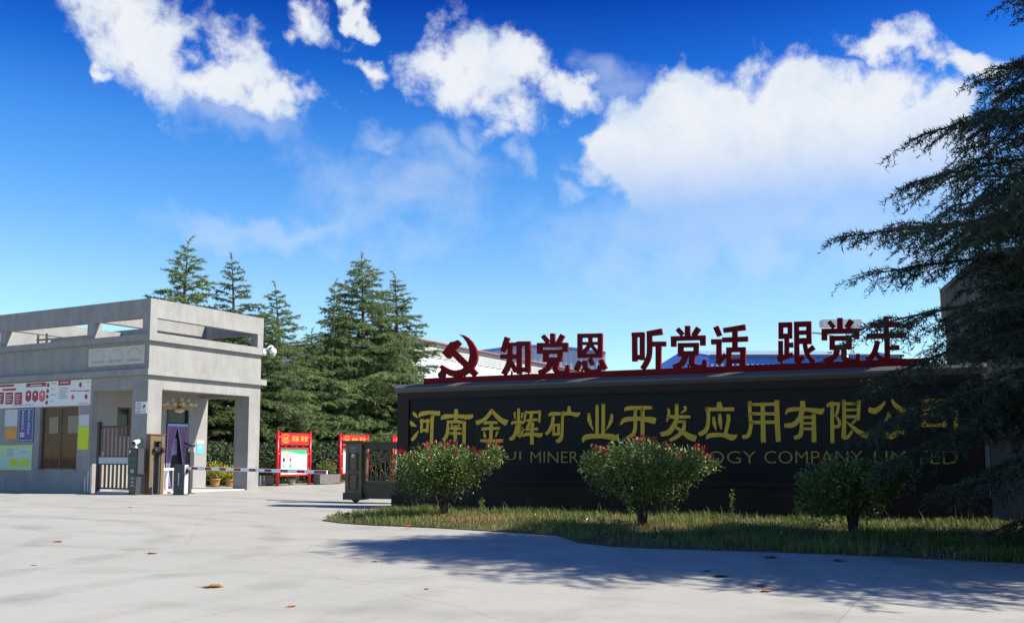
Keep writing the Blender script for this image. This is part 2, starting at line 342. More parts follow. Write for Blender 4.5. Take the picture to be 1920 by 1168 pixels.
def npmesh(name, V, Fc, m, parent=None, smooth=False):
    """V (n,3) array, Fc (m,k) array of equal-size faces"""
    me = bpy.data.meshes.new(name); k = Fc.shape[1]
    me.vertices.add(len(V)); me.vertices.foreach_set('co', np.ascontiguousarray(V, dtype=np.float32).ravel())
    me.loops.add(Fc.size); me.loops.foreach_set('vertex_index', np.ascontiguousarray(Fc, dtype=np.int32).ravel())
    me.polygons.add(len(Fc)); me.polygons.foreach_set('loop_start', np.arange(0, Fc.size, k, dtype=np.int32))
    me.update(calc_edges=True); me.materials.append(m)
    if smooth: me.polygons.foreach_set('use_smooth', [True] * len(me.polygons))
    return link(name, me, parent)
def tag(o, label, cat, group=None, kind=None):
    o['label'] = label; o['category'] = cat
    if group: o['group'] = group
    if kind: o['kind'] = kind
    return o
def thing(name, label, cat, loc=(0, 0, 0), rz=0.0, group=None):
    o = link(name, None); o.empty_display_size = 0.2; o.location = loc; o.rotation_euler = (0, 0, rz)
    return tag(o, label, cat, group)
def struct(o): o['kind'] = 'structure'; return o
def text_mesh(body, size=1.0, offset=0.0, extrude=0.0):
    """glyph outlines of the built-in font as mesh data: origin at the left of the baseline, in the XY plane"""
    cu = bpy.data.curves.new('glyphs', 'FONT'); cu.body = body; cu.size = size; cu.offset = offset; cu.extrude = extrude; cu.resolution_u = 3
    o = bpy.data.objects.new('glyphs', cu); col.objects.link(o)
    dg = bpy.context.evaluated_depsgraph_get()
    me = bpy.data.meshes.new_from_object(o.evaluated_get(dg)); bpy.data.objects.remove(o); bpy.data.curves.remove(cu)
    n = len(me.vertices); a = np.zeros(n * 3, np.float32); me.vertices.foreach_get('co', a); a = a.reshape(-1, 3)
    fs = [tuple(p.vertices) for p in me.polygons]; bpy.data.meshes.remove(me)
    return a, fs
def text_part(name, body, x0, x1, z0, z1, fn, m, parent, depth=0.004, offset=0.0):
    """lettering fitted into a rectangle of a surface; fn(a, b, d) -> 3D"""
    a, fs = text_mesh(body, 1.0, offset, 0.5)
    lo = a.min(0); hi = a.max(0)
    mb = MB(); vs = []
    for p in a:
        vs.append(fn(x0 + (p[0] - lo[0]) / (hi[0] - lo[0]) * (x1 - x0), z0 + (p[1] - lo[1]) / (hi[1] - lo[1]) * (z1 - z0), depth * ((p[2] - lo[2]) / (hi[2] - lo[2]))))
    mb.add(vs, fs); return mb.build(name, m, parent)
def stroke_poly(pts):
    """outline of a brush stroke through (x, y, width) points, soft ends, smoothed"""
    P = [Vector((p[0], p[1])) for p in pts]; W = [p[2] for p in pts]
    if len(P) > 2:                                                     # Catmull-Rom
        Q, V = [], []
        for i in range(len(P) - 1):
            p0, p1, p2, p3 = P[max(i - 1, 0)], P[i], P[i + 1], P[min(i + 2, len(P) - 1)]
            for k in range(3):
                t = k / 3
                Q.append(0.5 * ((2 * p1) + (p2 - p0) * t + (2 * p0 - 5 * p1 + 4 * p2 - p3) * t * t + (3 * p1 - p0 - 3 * p2 + p3) * t ** 3)); V.append(W[i] + (W[i + 1] - W[i]) * t)
        Q.append(P[-1]); V.append(W[-1]); P, W = Q, V
    l, r = [], []
    for i, p in enumerate(P):
        d = (P[min(i + 1, len(P) - 1)] - P[max(i - 1, 0)]).normalized(); n = Vector((-d.y, d.x)) * W[i] / 2
        l.append(p + n); r.append(p - n)
    return [(q.x, q.y) for q in l + r[::-1]]
def round_ends(pts):
    """bevel the two ends of a stroke a little so it looks brushed rather than cut"""
    if len(pts) < 2: return pts
    a, b = Vector(pts[0][:2]), Vector(pts[1][:2]); d = (a - b).normalized(); w = pts[0][2]
    first = (pts[0][0] + d.x * w * .16, pts[0][1] + d.y * w * .16, w * .62)
    a2, b2 = Vector(pts[-1][:2]), Vector(pts[-2][:2]); d2 = (a2 - b2).normalized(); w2 = pts[-1][2]
    last = (pts[-1][0] + d2.x * w2 * .16, pts[-1][1] + d2.y * w2 * .16, w2 * .62)
    return [first] + list(pts) + [last]

# ------------------------------------------------------------------ ground
g = MB(); g.add([(-900, -60, 0), (900, -60, 0), (900, 1800, 0), (-900, 1800, 0)], [(0, 1, 2, 3)])
struct(g.build('ground', concrete_mat()))
FRONT = [(604, 976), (640, 981), (700, 985), (820, 990), (950, 998), (1045, 1004), (1085, 1018), (1150, 1025), (1210, 1028), (1350, 1032), (1500, 1037), (1700, 1046), (1920, 1057), (2200, 1075)]
front = [ground(x, y) for x, y in FRONT]
WL = ground(738, 950); WR = ground(1700, 686, 3.386); WR.z = 0
wd = (WR - WL).normalized(); wn_ = Vector((wd.y, -wd.x, 0)); WLEN = 14.75      # sign wall: along wd, facing wn_
back = [WL + wd * s + wn_ * 0.06 for s in (22.0, 15.0, 10.0, 5.0, 0.2)] + [ground(700, 958), ground(640, 966)]
bed = [(p.x, p.y) for p in front] + [(p.x, p.y) for p in back]
b = MB(); b.prism(bed, 0.0, 0.018, lambda x, y, d: (x, y, d)); struct(b.build('lawn_bed', SOIL))

# ------------------------------------------------------------------ gatehouse
CG = ground(271, 927); GA = RAD(90 - 28.2)          # corner; local x runs along the sunlit face, local y along the shaded face
gu = Vector((math.cos(GA), math.sin(GA), 0)); gv = Vector((-math.sin(GA), math.cos(GA), 0))
def G(x, y, z=0.0): return CG + gu * x + gv * y + Vector((0, 0, z))
def gloc(p): q = p - CG; return q.dot(gu), q.dot(gv)
W, YB, YE = 5.85, 3.05, 13.0
gh = thing('gatehouse', 'grey rendered flat-roofed gatehouse with open porch and slotted parapet', 'gatehouse', CG, GA)
def part(name, m, *boxes, parent=gh, smooth=False):
    mb = MB()
    for bb in boxes: mb.box(*bb)
    return mb.build(name, m, parent, smooth)
part('pier', STUCCO, (0, .65, 0, .84, 0, 3.9)); part('pier', STUCCO, (5.2, W, 0, .8, 0, 3.9))
part('lintel', STUCCO, (0, W, 0, .42, 3.9, 4.4)); part('lintel', STUCCO, (0, .42, .42, YB, 3.9, 4.4)); part('lintel', STUCCO, (5.43, W, .42, YB, 3.9, 4.4))
part('porch_ceiling', STUCCO_IN, (.42, 5.43, .42, YB, 4.08, 4.2))
part('porch_floor', mat('pale_step', (0.5, 0.49, 0.47), .7, var=.06), (.66, W + .05, .1, YB - .004, .004, .05))
DX0, DX1, DZ = 3.59, 4.8, 3.4
EX0, EX1 = 1.15, 1.82
part('wall', STUCCO_IN, (.26, EX0, YB, YB + .25, 0, 4.4), (EX1, DX0, YB, YB + .25, 0, 4.4), (DX1, W, YB, YB + .25, 0, 4.4), (DX0, DX1, YB, YB + .25, DZ, 4.4), (EX0, EX1, YB, YB + .25, DZ - .06, 4.4), (EX0, EX1, YB, YB + .25, 0, 2.2))
wy0, wy1, wz0, wz1 = 3.86, 6.15, .89, 3.34
part('wall', STUCCO, (0, .26, YB, wy0, 0, 4.4), (0, .26, wy1, YE, 0, 4.4), (0, .26, wy0, wy1, 0, wz0), (0, .26, wy0, wy1, wz1, 4.4))
part('wall', STUCCO, (.26, W, YE - .25, YE, 0, 4.4)); part('wall', STUCCO, (W - .25, W, YB + .25, YE - .25, 0, 4.4))
part('cornice', STUCCO, (-.18, W + .18, -.18, YE + .18, 4.4, 4.63))
part('upper_wall', STUCCO, (0, W, 0, YE, 4.63, 5.68))
part('cornice', STUCCO, (-.16, W + .2, -.18, YE + .18, 5.68, 5.92))
PZ0, PZ1, PZ2 = 5.92, 6.56, 7.27
p0, p1x = -.05, W + .06
part('parapet_beam', STUCCO, (p0, p1x, p0, p0 + .26, PZ1, PZ2)); part('parapet_beam', STUCCO, (p0, p0 + .26, p0 + .26, YE, PZ1, PZ2))
part('parapet_beam', STUCCO, (p1x - .26, p1x, p0 + .26, YE, PZ1, PZ2)); part('parapet_beam', STUCCO, (p0 + .26, p1x - .26, YE - .26, YE, PZ1, PZ2))
for y in (3.05, 8.5): part('cross_beam', STUCCO, (p0 + .26, p1x - .26, y + .05, y + .35, PZ1 + .06, PZ2 - .1))
for x0 in (p0, p1x - .34):
    for y0 in (p0, 3.05, 8.5, YE - .4): part('parapet_post', STUCCO, (x0 + .004, x0 + .336, y0 + .004, y0 + .40, PZ0, PZ1))
part('parapet_kerb', STUCCO, (p0 + .02, p1x - .02, p0 + .02, p0 + .22, PZ0, PZ0 + .08))
part('roof_upstand', STUCCO_IN, (1.2, 3.8, 5.0, 7.4, PZ0, PZ0 + .42))
# window with a brown curtain and papers
wf = part('window', FENCE, (.10, .16, wy0, wy0 + .05, wz0, wz1), (.10, .16, wy1 - .05, wy1, wz0, wz1), (.10, .16, wy0 + .05, wy1 - .05, wz0, wz0 + .05), (.10, .16, wy0 + .05, wy1 - .05, wz1 - .05, wz1), (.10, .16, 4.97, 5.01, wz0 + .05, wz1 - .05))
cb = MB(); nseg = 60
cv = []
for i in range(nseg + 1):
    y = wy0 + .05 + (wy1 - wy0 - .1) * i / nseg; x = .22 + .02 * math.sin(i * .9) + .012 * math.sin(i * 2.3)
    cv += [(x, y, wz0 + .05), (x, y, wz1 - .05)]
cb.add(cv, [(2 * i, 2 * i + 2, 2 * i + 3, 2 * i + 1) for i in range(nseg)]); cb.build('curtain', CURTAIN, wf, True)
gl = bpy.data.materials.new('clear_glass'); gl.use_nodes = True
gn = gl.node_tree.nodes; gs = gn.new('ShaderNodeBsdfGlossy'); gs.inputs['Roughness'].default_value = .03; gt = gn.new('ShaderNodeBsdfTransparent'); gm = gn.new('ShaderNodeMixShader')
gm.inputs[0].default_value = .03; gl.node_tree.links.new(gt.outputs[0], gm.inputs[1]); gl.node_tree.links.new(gs.outputs[0], gm.inputs[2]); gl.node_tree.links.new(gm.outputs[0], gn['Material Output'].inputs['Surface'])
pm = MB(); pm.add([(.12, wy0 + .05, wz0 + .05), (.12, wy1 - .05, wz0 + .05), (.12, wy1 - .05, wz1 - .05), (.12, wy0 + .05, wz1 - .05)], [(0, 3, 2, 1)]); pm.build('pane', gl, wf)
for (y0, y1, z0, z1) in ((5.2, 5.75, 2.3, 2.95), (3.93, 4.62, 2.3, 2.98)): part('paper_sheet', CREAM, (.135, .138, y0, y1, z0, z1), parent=wf)
part('window_sill', STUCCO, (-.06, .02, wy0 - .05, wy1 + .05, wz0 - .07, wz0 - .002), parent=wf)
# doors
dr = part('door', BLACK, (DX0, DX0 + .07, YB + .06, YB + .2, .05, DZ), (DX1 - .07, DX1, YB + .06, YB + .2, .05, DZ), (DX0 + .07, DX1 - .07, YB + .06, YB + .2, DZ - .07, DZ), (DX0 + .07, DX1 - .07, YB + .06, YB + .2, 2.74, 2.82))
part('transom_pane', GLASS, (DX0 + .07, DX1 - .07, YB + .12, YB + .14, 2.82, DZ - .07), parent=dr)
part('unlit_room_sheet', BLACKP, (DX0 + .071, DX1 - .071, YB + .21, YB + .24, .05, 2.74), parent=dr)  # black sheet stands in for the darkness of the unlit room behind
part('picture_panel', mat('coloured_picture', (.30, .10, .08), .6, var=.6, vscale=14, base2=(.25, .28, .42)), (4.02, 4.36, YB + .185, YB + .2, 1.45, 2.15), parent=dr)
wf2 = part('window', FENCE, (EX0 + .001, EX0 + .06, YB + .1, YB + .16, 2.201, DZ - .062), (EX1 - .06, EX1 - .001, YB + .1, YB + .16, 2.201, DZ - .062), (EX0 + .0605, EX1 - .0605, YB + .1, YB + .16, 2.201, 2.26), (EX0 + .0605, EX1 - .0605, YB + .1, YB + .16, DZ - .12, DZ - .062))
part('pane', GLASS, (EX0 + .061, EX1 - .061, YB + .125, YB + .14, 2.261, DZ - .121), parent=wf2)

cur = thing('door_curtain', 'purple two-part curtain with pale blue trim in porch doorway', 'curtain', G(DX0 + .07, YB + .02, 0), GA)
cw = DX1 - DX0 - .14
for s in (0, 1):
    mb = MB(); vs = []; n = 24; zt = 2.68
    for iz in range(13):
        t = iz / 12; z = zt - t * 2.55
        inner = (.5 - .40 * min(1, t * 1.25) ** .8 * (1 if t < .75 else 1 - (t - .75) * 1.2)) * cw
        for k in range(n + 1):
            a = k / n * inner; x = a if s == 0 else cw - a
            vs.append((x, -.02 + .018 * math.sin(k * 1.35 + t * 2), z))
    fs = [(r * (n + 1) + k, r * (n + 1) + k + 1, (r + 1) * (n + 1) + k + 1, (r + 1) * (n + 1) + k) for r in range(12) for k in range(n)]
    mb.add(vs, fs); mb.build('curtain_panel', PURPLE, cur, True)
    e = MB(); e.tube([Vector(vs[r * (n + 1) + n]) + Vector((0, -.012, 0)) for r in range(13)], .016, 6); e.build('trim', BLUEEDGE, cur, True)
    e = MB(); e.tube([Vector(vs[r * (n + 1)]) + Vector((.015 if s == 0 else -.015, -.012, 0)) for r in range(13)], .018, 6); e.build('trim', BLUEEDGE, cur, True)
part('header', BLUEEDGE, (0, cw, -.05, -.01, 2.66, 2.76), parent=cur)

def on_front(name, label, cat, y0, y1, z0, z1, m, t=.02, off=.002, group=None):
    """flat thing fixed on the shaded street face (local plane x = 0); its own frame: a = distance from its right edge, b = height"""
    o = thing(name, label, cat, G(-off, y0, z0), GA, group)
    mb = MB(); mb.box(-t, 0, 0, y1 - y0, 0, z1 - z0); mb.build('panel', m, o)
    w = y1 - y0
    def fn(a, b_, d): return (-t - .002 - d, w - a, b_)          # a runs left to right as read
    def rect(nm, mm, a0, a1, b0, b1, d=.002):
        r = MB(); r.prism([(a0, b0), (a1, b0), (a1, b1), (a0, b1)], 0, d, fn); return r.build(nm, mm, o)
    return o, fn, rect, w, z1 - z0
# long printed banner over the window
bn, fn, rect, bw, bh = on_front('printed_banner', 'long white banner with dark red boxes above the brown-curtained window', 'banner', 3.14, 11.6, 3.37, 4.37, WHITE, t=.03)
def bx(px): return bw - (on_plane(px, 740, CG, gu) - CG).dot(gv) + 3.14
def bz(py, px): return (on_plane(px, py, CG, gu)).z - 3.37
for (x0, x1, y0, y1, m) in ((50, 87, 719, 726, DKRED), (0, 27, 722, 726, DKRED), (6, 31, 729, 733, DKRED), (110, 133, 714.5, 723, DKRED)):
    rect('heading_bar', m, bx(x0), bx(x1), bz(y1, x0), bz(y0, x0))
for (x0, x1) in ((-5, 9), (12, 26), (29, 43), (-22, -8), (-40, -26)): rect('text_box', DKRED, bx(x0), bx(x1), bz(758, x0), bz(736, x0))
for (x0, x1, m) in ((49.5, 60, DKRED), (62, 73, DKRED), (75, 86, PINKRED)):
    a0, a1 = bx(x0), bx(x1); b0, b1 = bz(752, x0), bz(733, x0); am = (a0 + a1) / 2
    q = MB(); q.prism([(a0, b0 + .05), (am, b0 - .05), (a1, b0 + .05), (a1, b1 - .05), (am, b1 + .03), (a0, b1 - .05)], 0, .002, fn); q.build('badge', m, bn)
    q = MB(); q.prism([(am - .07 + .14 * c, b1 - .14 + .07 * s_) for c, s_ in ((0, 0), (.5, -1), (1, 0), (.5, 1))], .002, .004, fn); q.build('badge_mark', WHITE, bn)
def disc(nm, m, px, py, r, o, fnn, ax, az_, d=.002, sx=1.0):
    a, b_ = ax(px), az_(py, px); q = MB(); q.prism([(a + r * sx * math.cos(k * math.pi / 8), b_ + r * math.sin(k * math.pi / 8)) for k in range(16)], 0, d, fnn); return q.build(nm, m, o)
for (x, y) in ((91, 722), (90.5, 733), (90, 743.5), (89.5, 754.5)): disc('number_disc', DKRED, x, y, .085, bn, fn, bx, bz)
for (x, y) in ((151.5, 721.5), (163, 743.5)): disc('number_disc', DKRED, x, y, .10, bn, fn, bx, bz, sx=.85)
disc('number_disc', PINKRED, 138, 744.5, .10, bn, fn, bx, bz, sx=.85)
for (x0, x1, m) in ((133.5, 144, PINKRED), (146, 156, PINKRED), (158, 169, DKRED)): rect('rule', m, bx(x0), bx(x1), bz(734, x0), bz(731.8, x0))
for (x0, x1, ys) in ((112, 129, (728, 732, 735.5, 739, 742.5, 746)), (96, 106, (719, 729, 740, 752)), (53, 84, ()), (163, 168, (716,))):
    for k, y in enumerate(ys): rect('text_line', TEXTGREY, bx(x0), bx(x1 - (k * 3) % 5), bz(y + .8, x0), bz(y - .5, x0))
for (x0, x1, y) in ((28, 46, 759.5), (49, 66, 759), (148, 168, 756.5)): rect('slogan_line', PINKRED, bx(x0), bx(x1), bz(y + .8, x0), bz(y - .6, x0))
for (x0, x1) in ((-1, 6), (13, 24), (31, 40)):
    for k, y in enumerate((741, 745, 749, 753)): rect('text_line', WHITE, bx(x0), bx(x1 - k % 2 * 2), bz(y + .6, x0), bz(y - .5, x0), .004)
rect('text_line', WHITE, bx(58), bx(79), bz(723.3, 60), bz(721.8, 60), .004); rect('text_line', WHITE, bx(113), bx(130), bz(718.5, 113), bz(717, 113), .004)
# blue vertical sign
bs, fn, rect, bw, bh = on_front('blue_sign', 'blue upright sign with two columns of white characters beside the window', 'sign', 6.5, 7.5, 1.98, 3.36, BLUE)
for (a0, a1, b0, b1) in ((.05, .95, .05, .065), (.05, .95, 1.315, 1.33), (.05, .065, .065, 1.315), (.935, .95, .065, 1.315)): rect('border', WHITE, a0, a1, b0, b1)
for cx, s, h in ((.30, '最高奖励30万元', .115), (.68, '安全生产举报有奖', .122)):
    items = ['最', '高', '奖', '励', '30', '万', '元'] if '30' in s else list(s)
    for k, ch in enumerate(items): text_part('character', ch, cx - .07, cx + .07, 1.28 - (k + 1) * h + .012, 1.28 - k * h - .006, fn, WHITE, bs, .003)
for k in range(3): rect('small_text', WHITE, .16, .44, .34 - k * .07, .375 - k * .07)
# green and yellow price board, orange notice, papers
pb, fn, rect, bw, bh = on_front('notice_board', 'pale green notice board with lime blocks below the blue sign', 'notice board', 6.52, 8.75, .84, 1.86, PALEGREEN)
rect('border', LIME, 0, bw, 0, .035); rect('border', LIME, bw - .035, bw, .035, bh); rect('border', LIME, 0, bw, bh - .06, bh, .003)
for a0 in (.85, 1.52): rect('lime_block', LIME, a0, a0 + .52, .16, .46)
for k in range(4): rect('text_line', TEXTGREY, .55 + .05 * (k % 2), 1.05, .58 + k * .085, .605 + k * .085); rect('text_line', LIME, .25, .48, .55 + k * .085, .59 + k * .085)
rect('text_line', TEXTGREY, 1.5, 1.95, .72, .745)
on_front('orange_notice', 'small orange notice left of the blue sign', 'notice', 7.55, 8.32, 2.1, 2.58, ORANGE, t=.012)[2]('text_line', TEXTGREY, .1, .65, .36, .39)
on_front('faded_poster', 'faded grey poster above the orange notice', 'poster', 7.58, 8.38, 2.62, 3.3, PAPER, t=.01)
on_front('lime_sheet', 'plain lime sheet pasted right of the window', 'paper', 3.18, 3.80, 1.66, 2.53, LIME, t=.01)
on_front('grey_sheet', 'small grey sheet pasted above the lime sheet', 'paper', 3.2, 3.78, 2.55, 3.0, PAPER, t=.008)
ss, fn, rect, bw, bh = on_front('speed_sign', 'small white square sign with number 5 and camera on corner pier', 'sign', .02, .62, 2.98, 3.42, WHITE, t=.015)
rect('red_strip', ORANGE, .03, .27, .03, .09); text_part('number', '5', .10, .20, .18, .34, fn, BLACKP, ss, .003)
q = MB(); q.prism([(.15 + .115 * math.cos(k * math.pi / 10), .26 + .14 * math.sin(k * math.pi / 10)) for k in range(20)] , 0, .0015, fn); q.build('ring', BLACKP, ss)
q = MB(); q.prism([(.15 + .095 * math.cos(k * math.pi / 10), .26 + .118 * math.sin(k * math.pi / 10)) for k in range(20)] , 0, .0022, fn); q.build('ring_field', WHITE, ss)
q = MB(); q.prism([(.38, .28), (.52, .32), (.54, .26), (.47, .24), (.46, .18), (.42, .18), (.42, .24)], 0, .003, fn); q.build('camera_symbol', BLACKP, ss)
rect('divider', BLACKP, .295, .302, .02, .42); rect('text_line', TEXTGREY, .36, .54, .06, .085)
pq, fn, rect, bw, bh = on_front('wall_plaque', 'pale stone plaque with three arched emblems high on the street face', 'plaque', .22, 3.34, 4.84, 5.54, PLAQUE, t=.03)
for ci, cx in enumerate((.55, 1.55, 2.58)):
    for k in range(9):
        an = math.pi * (.08 + .84 * k / 8); a = cx - .36 * math.cos(an); b_ = .30 + .30 * math.sin(an)
        q = MB(); q.prism([(a + .022 * math.cos(j * math.pi / 2 + an), b_ + .03 * math.sin(j * math.pi / 2 + an)) for j in range(4)], 0, .003, fn); q.build('arch_mark', DKRED if ci == 2 or (ci == 1 and k > 5) else TEXTGREY, pq)
    for k in range(7):
        a = cx - .38 + k * .112; rect('inscription', TEXTGREY, a, a + .07, .12, .15); rect('inscription', TEXTGREY, a + .028, a + .043, .1505, .19); rect('inscription', TEXTGREY, a, a + .07, .1905, .21)

# chandelier in the porch
ch = thing('chandelier', 'brass two-tier chandelier with frosted cups hanging from the porch ceiling', 'chandelier', G(2.95, 1.6, 4.08), GA)
mb = MB(); mb.lathe([(.10, 0), (.11, -.03), (.02, -.05), (.02, -.4), (.07, -.48), (.09, -.56), (.05, -.66), (.02, -.74)], 14); mb.build('stem', CHAND, ch, True)
mb = MB(); mb.lathe([(.02, -.94), (.12, -.92), (.20, -.86), (.22, -.80), (.18, -.795)], 16); mb.build('bowl', SHADEGLASS, ch, True)
mb = MB(); mb.lathe([(.235, -.805), (.245, -.79), (.235, -.77), (.02, -.74)], 16); mb.build('bowl_rim', CHAND, ch, True)
for R_, z, n in ((.62, -.66, 12), (.36, -.48, 6)):
    for k in range(n):
        an = 2 * math.pi * k / n; c, s = math.cos(an), math.sin(an)
        mb = MB(); mb.tube([(c * r * R_, s * r * R_, z + dz) for r, dz in ((.08, .0), (.35, -.10), (.7, -.13), (.95, -.07), (1.0, .0))], .012, 6); arm = mb.build('arm', CHAND, ch, True)
        mb = MB(); mb.lathe([(.035, 0), (.075, .03), (.085, .10), (.07, .13)], 10, (c * R_, s * R_, z)); mb.build('lamp_cup', SHADEGLASS, arm, True)
# desk in the porch
dk = thing('porch_desk', 'plain white desk standing in the porch behind the barrier box', 'desk', G(1.35, 1.5, .05), GA)
part('top', WHITEMETAL, (0, 1.5, 0, .6, .80, .88), parent=dk)
for x in (.03, 1.37):
    for y in (.05, .47): part('leg', WHITEMETAL, (x, x + .1, y, y + .08, 0, .8), parent=dk)
nt_ = thing('cyan_notice', 'cyan and white notice on the porch wall right of the door', 'notice', G(5.28, YB - .004, 1.5), GA)
part('sheet', CYANP, (0, .36, -.012, 0, 0, .45), parent=nt_); part('heading', WHITE, (0, .36, -.013, 0, .4505, .58), parent=nt_)
part('mark', WHITE, (.12, .24, -.015, -.0125, .24, .36), parent=nt_)
nt2 = thing('white_notice', 'small white notice on the porch wall left of the door', 'notice', G(3.12, YB - .004, 1.6), GA)
part('sheet', PAPER, (0, .22, -.012, 0, 0, .5), parent=nt2)
part('text_line', TEXTGREY, *[(.04, .18, -.014, -.0125, .1 + k * .08, .12 + k * .08) for k in range(4)], parent=nt2)
# dome camera on the roof corner
pc = thing('dome_camera', 'white dome security camera on an arm at the gatehouse roof corner', 'camera', G(W + .06, -.18, 5.86), GA)
mb = MB(); mb.tube([(-.05, .0, .0), (-.02, -.14, .12), (.08, -.20, .22), (.20, -.20, .22), (.24, -.20, .14)], .04, 8); mb.build('arm', WHITEMETAL, pc, True)
mb = MB(); mb.lathe([(.06, .15), (.13, .10), (.15, 0), (.14, -.10)], 14, (.24, -.20, 0)); mb.build('housing', WHITEMETAL, pc, True)
mb = MB(); mb.lathe([(.125, -.10), (.11, -.18), (.06, -.235), (.01, -.25)], 14, (.24, -.20, 0)); mb.build('dome', mat('smoked_dome', (.35, .30, .25), .15), pc, True)
mb = MB(); mb.box(-.16, -.02, -.04, .0, -.12, .1); mb.build('bracket', WHITEMETAL, pc)
# roof clutter
rf = thing('roof_frame', 'small dark metal frame standing on the gatehouse roof', 'frame', G(.55, 6.75, PZ0), GA)
for y in (0, .55): part('upright', DKGREY, (0, .06, y, y + .06, 0, .52), parent=rf)
part('crossbar', DKGREY, (.06, .12, -.15, .75, .25, .31), parent=rf)

# ------------------------------------------------------------------ things at the entrance
def box_of(name, m, parent, *bxs, bev=None):
    mb = MB()
    for q in bxs: mb.bevbox(*q, b=bev) if bev else mb.box(*q)
    return mb.build(name, m, parent)
# picket gate in the passage
pg = thing('picket_gate', 'brown picket gate with grey middle band between pier and window wall', 'gate', G(.12, .90, 0), GA)
gw = 1.78
box_of('post', BLACK, pg, (-.06, .06, gw - .02, gw + .11, 0, 2.62)); mb = MB(); mb.lathe([(.10, 0), (.10, .04), (.05, .08), (.0, .1)], 10, (0, gw + .045, 2.62)); mb.build('post_cap', BLACK, pg)
box_of('rail', BLACK, pg, (-.02, .02, 0, gw - .02, 2.48, 2.55)); box_of('rail', BLACK, pg, (-.02, .02, 0, gw - .02, .16, .22))
for k in range(8):
    y = .06 + k * .224; box_of('picket', FENCE, pg, (-.018, .018, y, y + .09, .2205, 2.4795))
bnd = box_of('band', LTGREY, pg, (-.06, -.022, .02, gw - .04, 1.13, 1.36)); box_of('band_frame', DKGREY, bnd, (-.065, -.0225, .0, gw - .02, 1.365, 1.41), (-.065, -.0225, .0, gw - .02, 1.08, 1.125))
box_of('threshold', mat('pale_step', (0.5, 0.49, 0.47)), pg, (-.10, .10, -.04, gw - .03, 0.004, .07))
cp = ground(152, 927); lx, ly = gloc(cp)
for k, (y, h) in enumerate(((2.78, 1.05), (2.93, .85), (3.1, .60))):
    s = thing('white_stake', ['tallest of three thin white stakes beside the dark gate post', 'middle of three thin white stakes beside the dark gate post', 'shortest of three thin white stakes beside the dark gate post'][k], 'stake', G(-.16, y, 0), GA, 'white stakes by the gate')
    mb = MB(); mb.tube([(0, 0, 0), (0, 0, h)], .016, 6); mb.build('rod', WHITEMETAL, s); mb = MB(); mb.lathe([(.03, 0), (.03, .02), (.016, .03)], 8); mb.build('foot', DKGREY, s)
# display kiosk
kp = ground(252, 927.5)
ks = thing('parking_display', 'black parking display post with green lights and white chevrons', 'parking display', kp, GA - RAD(96))
box_of('base_plate', DKGREY, ks, (-.27, .27, -.16, .16, 0, .05), bev=.01)
mb = MB(); mb.prism([(-.20, .05), (.20, .05), (.24, .72), (-.24, .72)], -.10, .10, lambda a, b_, d: (a, d, b_)); col_ = mb.build('column', DKGREY, ks)
hd = box_of('display_case', BLACK, ks, (-.29, .29, -.13, .13, .72, 1.70), bev=.02); box_of('side_trim', DKGREY, ks, (.2905, .33, -.12, .12, .75, 1.68))
def kfn(a, b_, d): return (a, -.132 - d, b_)
text_part('letter', 'P', -.22, -.10, 1.48, 1.62, kfn, WHITE, ks, .003, .015)
rr = random.Random(3)
for z in (1.22, 1.00):
    mb = MB()
    for i in range(4):
        for j in range(14):
            a = -.245 + i * .125 + rr.randrange(5) * .02; b_ = z + rr.randrange(6) * .025; mb.box(a, a + .018, -.1345, -.132, b_, b_ + .02)
    mb.build('led_text', LED, ks)
mb = MB()
for j in range(10):
    a = .06 + rr.randrange(5) * .025; b_ = 1.48 + rr.randrange(5) * .03; mb.box(a, a + .026, -.1345, -.132, b_, b_ + .026)
mb.build('led_mark', LEDR, ks)
box_of('speaker_grille', LTGREY, ks, *[(-.10 + k * .045, -.075 + k * .045, -.133, -.1305, .80, .93) for k in range(5)])
for k in range(3):
    z = .30 + k * .13; mb = MB(); mb.prism([(-.07, z), (0, z + .05), (.07, z), (.07, z + .03), (0, z + .08), (-.07, z + .03)], 0, .004, lambda a, b_, d: (a, -.102 - d, b_)); mb.build('chevron', WHITE, ks)
kc = thing('bullet_camera', 'white bullet camera perched on top of the black display post', 'camera', kp + Vector((0, 0, 1.70)), GA - RAD(60))
mb = MB(); mb.lathe([(.07, 0), (.07, .02), (.025, .04), (.025, .15)], 10); mb.build('mount', WHITEMETAL, kc)
mb = MB(); mb.tube([(-.0, -.24, .17), (0, -.20, .18), (0, .22, .24)], [.085, .09, .09], 12); mb.build('body', WHITEMETAL, kc, True)
mb = MB(); mb.tube([(0, -.262, .167), (0, -.239, .17)], [.075, .08], 12); mb.build('lens', BLACK, kc, True)
# timber gate catch frame against the corner pier
cf = thing('catch_frame', 'brown timber gate catch frame standing against the sunlit corner pier', 'gate frame', G(-.02, -.24, 0), GA)
box_of('upright', WOODBROWN, cf, (0, .15, 0, .22, 0, 2.18)); box_of('upright', WOODBROWN, cf, (.52, .66, 0, .22, 0, 2.18)); box_of('head', WOODBROWN, cf, (.1505, .5195, .01, .21, 1.95, 2.17))
box_of('cap', FENCE, cf, (-.03, .69, -.03, .2385, 2.182, 2.22)); box_of('channel', DKGREY, cf, (.44, .518, .03, .2, .02, 1.9))
for x in (.12, .48): mb = MB(); mb.tube([(x, -.06, 1.62), (x + .10, -.06, 1.62)], .09, 12); mb.build('roller', BRONZE_D, cf, True)
box_of('axle_bracket', BLACK, cf, (.161, .519, -.03, .03, 1.58, 1.74))
